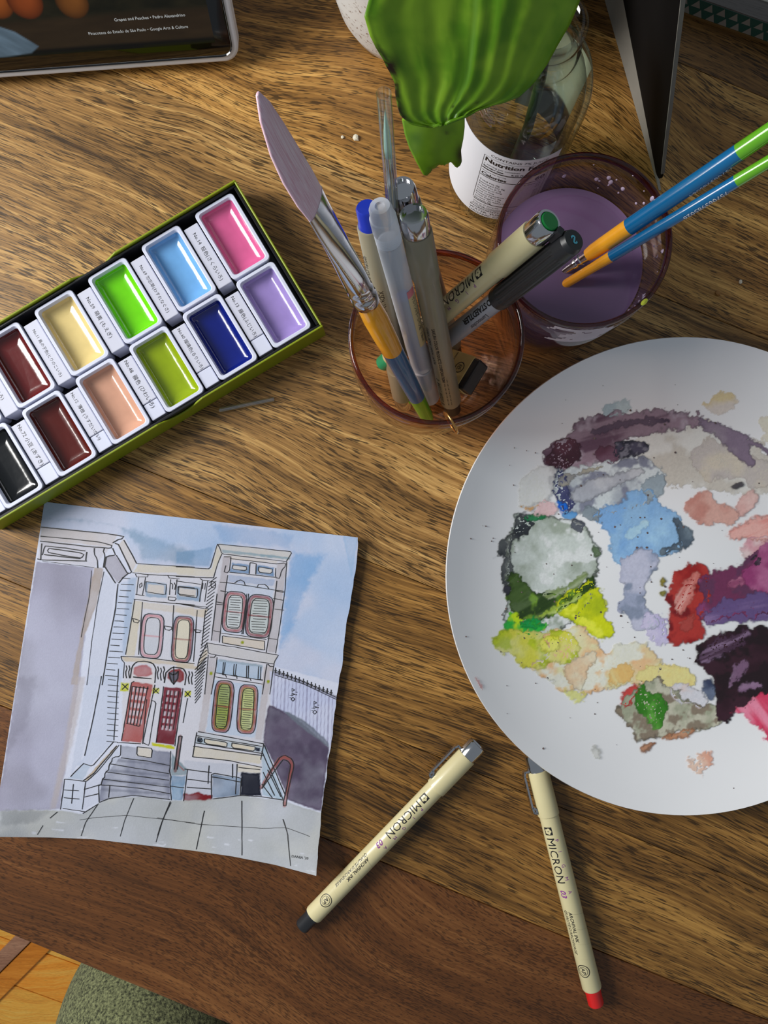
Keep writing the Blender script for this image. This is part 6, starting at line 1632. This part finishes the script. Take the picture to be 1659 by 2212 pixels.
rs = random.Random(21)
shade_leaf_mat = plain('shading_leaf_green', (58, 96, 28), rough=.4, var=.15, gain=1.2)
for k in range(26):  # unseen foliage, added to keep window light off the far right corner
    a_ = rs.uniform(-0.2, 3.3); zc_ = rs.uniform(.125, .215); rr_ = rs.uniform(.01, .07)
    c_ = Vector((rr_ * math.cos(a_) + .01, max(rr_ * math.sin(a_), -0.04) + .02, zc_))
    ln = rs.uniform(.05, .075); wd = ln * .42; yaw = rs.uniform(0, 6.28); pit = rs.uniform(-.5, .5)
    v_ = []; nn_ = 12
    for i in range(nn_ + 1):
        t = i / nn_; w_ = wd * math.sin(math.pi * min(1, t * .97 + .03)) ** .8 * (1.25 - .7 * t)
        for sgn in (-1, 0, 1):
            v_.append(Vector((t * ln - ln * .4, sgn * w_ * .8, .006 * abs(sgn) * math.sin(math.pi * t) - .02 * t * t)))
    f_ = [(i * 3 + q_, i * 3 + 3 + q_, i * 3 + 4 + q_, i * 3 + 1 + q_) for i in range(nn_) for q_ in range(2)]
    Mx = Matrix.Translation(c_) @ Matrix.Rotation(yaw, 4, 'Z') @ Matrix.Rotation(pit, 4, 'Y')
    v_ = [Mx @ q_ for q_ in v_]
    # keep the foliage behind the edge of the photograph
    if max(q_.x for q_ in v_) + pc.x > .07: continue
    if min((q_.y + pc.y) * F / (H - q_.z) for q_ in v_) < 1150: continue
    lo_ = mobj('leaf', v_, f_, shade_leaf_mat, pot, smooth=True)
    md_ = lo_.modifiers.new('thickness', 'SOLIDIFY'); md_.thickness = .0006

# ------------------------------------------------------------------ smart display, screen leaning back
# lower right corner of the housing and the directions of its sides
sd_z = 0.008
dR = P(521, 131, sd_z); dL = P(0, 169, sd_z)
ux = (dR - dL).normalized()
tilt = math.radians(30)
back = Vector((-ux.y, ux.x, 0)).normalized()                # away from the viewer on the table
if back.y < 0: back = -back
uy = (back * math.sin(tilt) + Vector((0, 0, math.cos(tilt)))).normalized()
nz_ = ux.cross(uy)
if nz_.z < 0 and nz_.y > 0: nz_ = -nz_
SM = Matrix(((ux.x, uy.x, nz_.x, dR.x), (ux.y, uy.y, nz_.y, dR.y), (ux.z, uy.z, nz_.z, dR.z), (0, 0, 0, 1)))
tab = root('smart_display', 'white framed smart display showing a dark still life with caption', 'display', mat4=SM)
Wd, Hd = 0.178, 0.118
def slab(x0, x1, y0, y1, z0, z1, r, n=8):
    lo_ = rrect(x0, x1, y0, y1, r, n); e_ = 0.0012
    li_ = rrect(x0 + e_, x1 - e_, y0 + e_, y1 - e_, max(r - e_, .001), n)
    return loft([[(p[0], p[1], z0) for p in li_], [(p[0], p[1], z0 + e_) for p in lo_], [(p[0], p[1], z1 - e_ * .6) for p in lo_], [(p[0], p[1], z1) for p in li_]])
mobj('housing', *slab(-Wd, 0, 0, Hd, -0.0105, 0.0, 0.0085), plain('white_housing', (206, 206, 214), rough=0.35, var=.01, gain=1.05), tab, smooth=True, auto=40)
fw = 0.0030
mobj('bezel_glass', *slab(-Wd + fw, -fw, fw, Hd - fw, -0.0006, 0.0003, 0.0062), plain('black_glass', (9, 8, 10), rough=0.06, var=.02, gain=1.0, coat=0.5), tab, smooth=True, auto=40)
# picture: a plain dark still life of round fruit, painted as vertex colours
gx = np.linspace(-Wd + 0.010, -0.0115, 240); gy = np.linspace(0.0105, Hd - 0.010, 150)
SX, SY = np.meshgrid(gx, gy)
def scol(c): return np.array(lin(c, 1.0))
pic = np.zeros(SX.shape + (3,)); pic[:] = scol((30, 27, 15))
pic += (fbm(SX * 90, SY * 160, 91, 4) - .5)[..., None] * scol((40, 34, 20)) 
tb = sstep(0.030, 0.026, SY)[..., None]; pic = pic * (1 - tb) + (scol((44, 33, 20)) * (1 + .6 * (fbm(SX * 60, SY * 300, 92, 3) - .5)[..., None])) * tb
fe_ = sstep(0.0145, 0.0125, SY - 0.00 * SX)[..., None]; pic = pic * (1 - fe_) + scol((12, 8, 6)) * fe_
for (x_, y_, r_, c_) in ((-0.113, 0.038, 0.0085, (128, 66, 24)), (-0.099, 0.037, 0.0085, (120, 56, 22)), (-0.0765, 0.035, 0.0078, (104, 62, 24)), (-0.066, 0.043, 0.006, (44, 20, 22)), (-0.046, 0.041, 0.006, (44, 56, 22)), (-0.038, 0.039, 0.005, (50, 60, 26)), (-0.055, 0.044, 0.006, (40, 52, 20)), (-0.119, 0.047, 0.008, (84, 84, 32))):
    d_ = np.hypot(SX - x_, SY - y_) / r_
    m_ = sstep(1.05, .95, d_)[..., None]
    hl = np.exp(-((SX - x_ - .3 * r_) ** 2 + (SY - y_ - .35 * r_) ** 2) / (r_ * .5) ** 2)[..., None]
    pic = pic * (1 - m_) + scol(c_) * np.clip(1.1 - .75 * d_[..., None] ** 2, .12, 1) * m_ + hl * m_ * scol(c_) * .35
cl_ = sstep(0.05, -0.05, sdf(SX * 100, SY * 100, [(-17.5, 2.9), (-12.1, 2.8), (-11.0, 2.3), (-10.1, 1.5), (-10.6, 1.2), (-12.0, 1.1), (-17.5, 1.1)]))[..., None]
pic = pic * (1 - cl_) + scol((88, 106, 122)) * (.4 + 1.1 * fbm(SX * 160 + SY * 200, SY * 90, 95, 3)[..., None]) * cl_
pic = np.clip(pic, .002, .8)
nxp, nyp = len(gx), len(gy)
scr = mobj('screen_picture', np.stack([SX, SY, np.full(SX.shape, 0.00036)], -1).reshape(-1, 3), [(j * nxp + i, j * nxp + i + 1, (j + 1) * nxp + i + 1, (j + 1) * nxp + i) for j in range(nyp - 1) for i in range(nxp - 1)], vcol('lit_screen', rough=0.08, emit=0.12, spec=0.3), tab, cols=pic.reshape(-1, 3), label='dark still life picture on the screen')
tx = MB()
def stx(s_, y_, fit):
    put_text(tx, s_, lambda a, b: Vector((-0.0235 - fit + a, y_ + b, 0.00042)), .003, fit=fit)
stx('Grapes and Peaches • Pedro Alexandrino', 0.0245, 0.0355)
stx('Pinacoteca do Estado de São Paulo • Google Arts & Culture', 0.0188, 0.0505)
tx.build('caption', plain('caption_white', (176, 180, 182), rough=.5, emit=0.35, gain=1.0), scr)
ft = MB(); 
bc_ = Vector((-Wd / 2, 0.03, -0.0105))
pb0 = SM @ Vector((-Wd * .75, 0.012, -0.009)); pb1 = SM @ Vector((-Wd * .25, 0.012, -0.009)); up_ = SM @ Vector((-Wd * .5, 0.075, -0.010))
q = [pb0, pb1, SM @ Vector((-Wd * .3, 0.075, -0.0100)), SM @ Vector((-Wd * .7, 0.075, -0.0100))]
base_q = [Vector((p_.x, p_.y, 0)) + back * dd for p_, dd in ((pb0, -.004), (pb1, -.004), (pb1, .055), (pb0, .055))]
mobj('fabric_base', base_q + q, [(3, 2, 1, 0), (4, 5, 6, 7), (0, 1, 5, 4), (1, 2, 6, 5), (2, 3, 7, 6), (3, 0, 4, 7)], plain('grey_fabric', (120, 122, 126), rough=.95, bump=.5), tab, world=True)

# ------------------------------------------------------------------ black folder standing on edge
T = P(1424, 412, 0.0006)
ub = (P(1338, 0, 0.0006) - T).normalized()
fold = root('folder', 'black card folder with grey spine standing on its edge behind the tumblers', 'folder', loc=(T.x, T.y, 0))
per_l = Vector((-ub.y, ub.x, 0)); 
if per_l.x > 0: per_l = -per_l
sidev = P(1472, -10, 0.155) - T                      # where the near edge of the card is at the top of the frame
sd_ = sidev.normalized()
nrm_f = ub.cross(sd_).normalized()
def card(pts_uv, th, off):
    v_ = [T + ub * a_ + sd_ * b_ + nrm_f * (off + th) for a_, b_ in pts_uv] + [T + ub * a_ + sd_ * b_ + nrm_f * off for a_, b_ in pts_uv]
    n = len(pts_uv)
    return v_, [tuple(range(n)), tuple(range(2 * n - 1, n - 1, -1))] + [((i + 1) % n, i, n + i, n + (i + 1) % n) for i in range(n)]
Lf = 0.20; Hf = sidev.length * 1.12
outl = [(0.016, 0.0)] + [(0.016 - 0.016 * math.sin(t), 0.020 - 0.020 * math.cos(t)) for t in [math.pi / 2 * i / 8 for i in range(1, 9)]] + [(0.0, Hf), (Lf, Hf), (Lf, 0.0)]
blk = plain('black_folder_card', (11, 10, 11), rough=0.8, var=.06, gain=1.0, spec=0.12)
mobj('black_cover', *card(outl, 0.0012, 0.0), blk, fold, world=True)
edge = [(0.0, 0.022), (0.0, Hf), (-0.0009, Hf), (-0.0006, Hf * .7), (-0.0011, Hf * .5), (-0.0005, Hf * .3), (-0.0008, 0.022)]
mobj('paper_edge', *card(edge, 0.0016, -0.0002), plain('worn_paper_edge', (112, 110, 104), rough=.8), fold, world=True, label='worn pale edge')
s0 = P(1423, 411, 0.0004); s1 = P(1306, 0, 0.0004); dirg = (s1 - s0).normalized()
gw = [s0, s0 + dirg * Lf, T + ub * Lf + sd_ * 0.030, T + ub * 0.012 + sd_ * 0.0022]
gw2 = [p_ + Vector((0.0014, 0, -0.0002)) for p_ in gw]
mobj('grey_spine', gw + gw2, [(0, 1, 2, 3), (7, 6, 5, 4), (0, 4, 5, 1), (1, 5, 6, 2), (2, 6, 7, 3), (3, 7, 4, 0)], plain('grey_board', (128, 124, 116), rough=.6, var=.08, scale=90), fold, world=True)

# ------------------------------------------------------------------ patterned card box in the far corner
c0 = P(1466, 30, 0.0); c1 = P(1659, 98, 0.0)
ax = (c1 - c0).normalized(); ay = Vector((-ax.y, ax.x, 0))
kb_ = root('patterned_box', 'card box edged with teal and grey triangles and a flowered lid', 'box', mat4=Matrix(((ax.x, ay.x, 0, c0.x), (ax.y, ay.y, 0, c0.y), (0, 0, 1, 0), (0, 0, 0, 1))))
x0b, x1b, db_, hb = -0.03, 0.15, 0.12, 0.014
kraft = plain('brown_card_edge', (120, 84, 36), rough=.7, gain=1.1)
o = mobj('base_board', *boxv(x0b, x1b, 0.0, db_, 0.0, 0.0014), kraft, kb_)
o = mobj('box_body', *boxv(x0b + .001, x1b - .001, 0.001, db_ - .001, 0.0014, hb), plain('grey_pattern_card', (128, 122, 116), rough=.6, gain=1.1), kb_)
o = mobj('lid_border', *boxv(x0b + .001, x1b - .001, 0.001, db_ - .001, hb, hb + .0006), wood('grey_wood_print', (88, 84, 80), (112, 106, 102), (130, 124, 118), pore=.2, gain=1.0), kb_)
o = mobj('lid_panel', *boxv(x0b + .006, x1b - .006, 0.0105, db_ - .008, hb + .0006, hb + .0012), plain('cream_lid', (188, 184, 172), rough=.6, gain=1.1), kb_)
teal = plain('teal_print_card', (44, 84, 72), rough=.6, gain=1.2); pk = plain('blush_print_card', (158, 148, 136), rough=.6, gain=1.1)
tri = MB(); s_ = 0.0070
o = mobj('pattern_band', *boxv(x0b + .001, x1b - .001, 0.0007, 0.0012, 0.0016, hb - .0004), teal, kb_)
for row in range(2):
    for i in range(25):
        xx = x0b + .002 + i * s_ + row * s_ * .5; z0_ = .0018 + row * .0062; z1_ = z0_ + .0056
        if xx + s_ > x1b: continue
        tri.add([(xx, 0.0006, z0_), (xx + s_ * .72, 0.0006, z0_), (xx + s_ * .36, 0.0006, z1_)], [(0, 1, 2)])
tri.build('grey_triangles', pk, kb_)
fl1 = MB(); fl2 = MB()
for (fx, fy) in ((0.028, 0.020), (0.058, 0.017), (0.085, 0.022), (0.045, 0.038)):
    for k in range(12):
        a_ = 6.283 * k / 12; r_ = .0036
        fl1.add([(fx + r_ * math.cos(a_) + .0011 * math.cos(t), fy + r_ * math.sin(a_) + .0011 * math.sin(t), hb + .0013) for t in [6.283 * q_ / 8 for q_ in range(8)]], [tuple(range(8))])
    fl2.add([(fx + .0018 * math.cos(t), fy + .0018 * math.sin(t), hb + .0013) for t in [6.283 * q_ / 10 for q_ in range(10)]], [tuple(range(10))])
    fl2.add([(fx + .012 + .0028 * math.cos(t), fy - .004 + .0022 * math.sin(t), hb + .0013) for t in [6.283 * q_ / 10 for q_ in range(10)]], [tuple(range(10))])
fl1.build('red_flowers', plain('red_print', (160, 36, 44), rough=.6), kb_); fl2.build('orange_leaves', plain('orange_print', (190, 120, 70), rough=.6), kb_)

# ------------------------------------------------------------------ scrap of clear tube and crumbs on the table
ta, tb_ = P(474, 886, 0.0016), P(592, 862, 0.0016)
sc = root('plastic_tube', 'short offcut of clear plastic tube lying beside the paint box', 'tube', mat4=axis_matrix(ta, tb_))
Ls = (tb_ - ta).length
mobj('tube_wall', *lathe([(0.0016, 0), (0.0016, Ls), (0.0013, Ls), (0.0013, 0), (0.0016, 0)], 20, cap0=False, cap1=False), glassy('clear_tube_plastic', (0.97, 0.96, 0.94), gloss=0.16, refl=0.8), sc, smooth=True, auto=40)
rs = random.Random(5)
for (px, py, s_, lab) in ((769, 299, 0.0018, 'white crumb on the table between the flat brush and the leaf'), (740, 297, 0.0010, 'tiny white chip lying next to the white crumb'), (1599, 609, 0.0011, 'pale crumb on the table above the plate'), (1550, 634, 0.0016, 'amber flake on the table above the plate')):
    v_, f_ = lathe([(s_ * .5, 0), (s_, s_ * .3), (s_ * .8, s_ * .8), (s_ * .2, s_ * 1.0)], 8)
    v_ = [(x * rs.uniform(.7, 1.25), y * rs.uniform(.7, 1.25), z_) for x, y, z_ in v_]
    o = mobj('crumb', v_, f_, plain('crumb_stuff', (206, 198, 178) if 'amber' not in lab else (150, 104, 52), rough=.6), None)
    p_ = P(px, py, 0.0); o.location = p_; tag(o, lab, 'crumb')
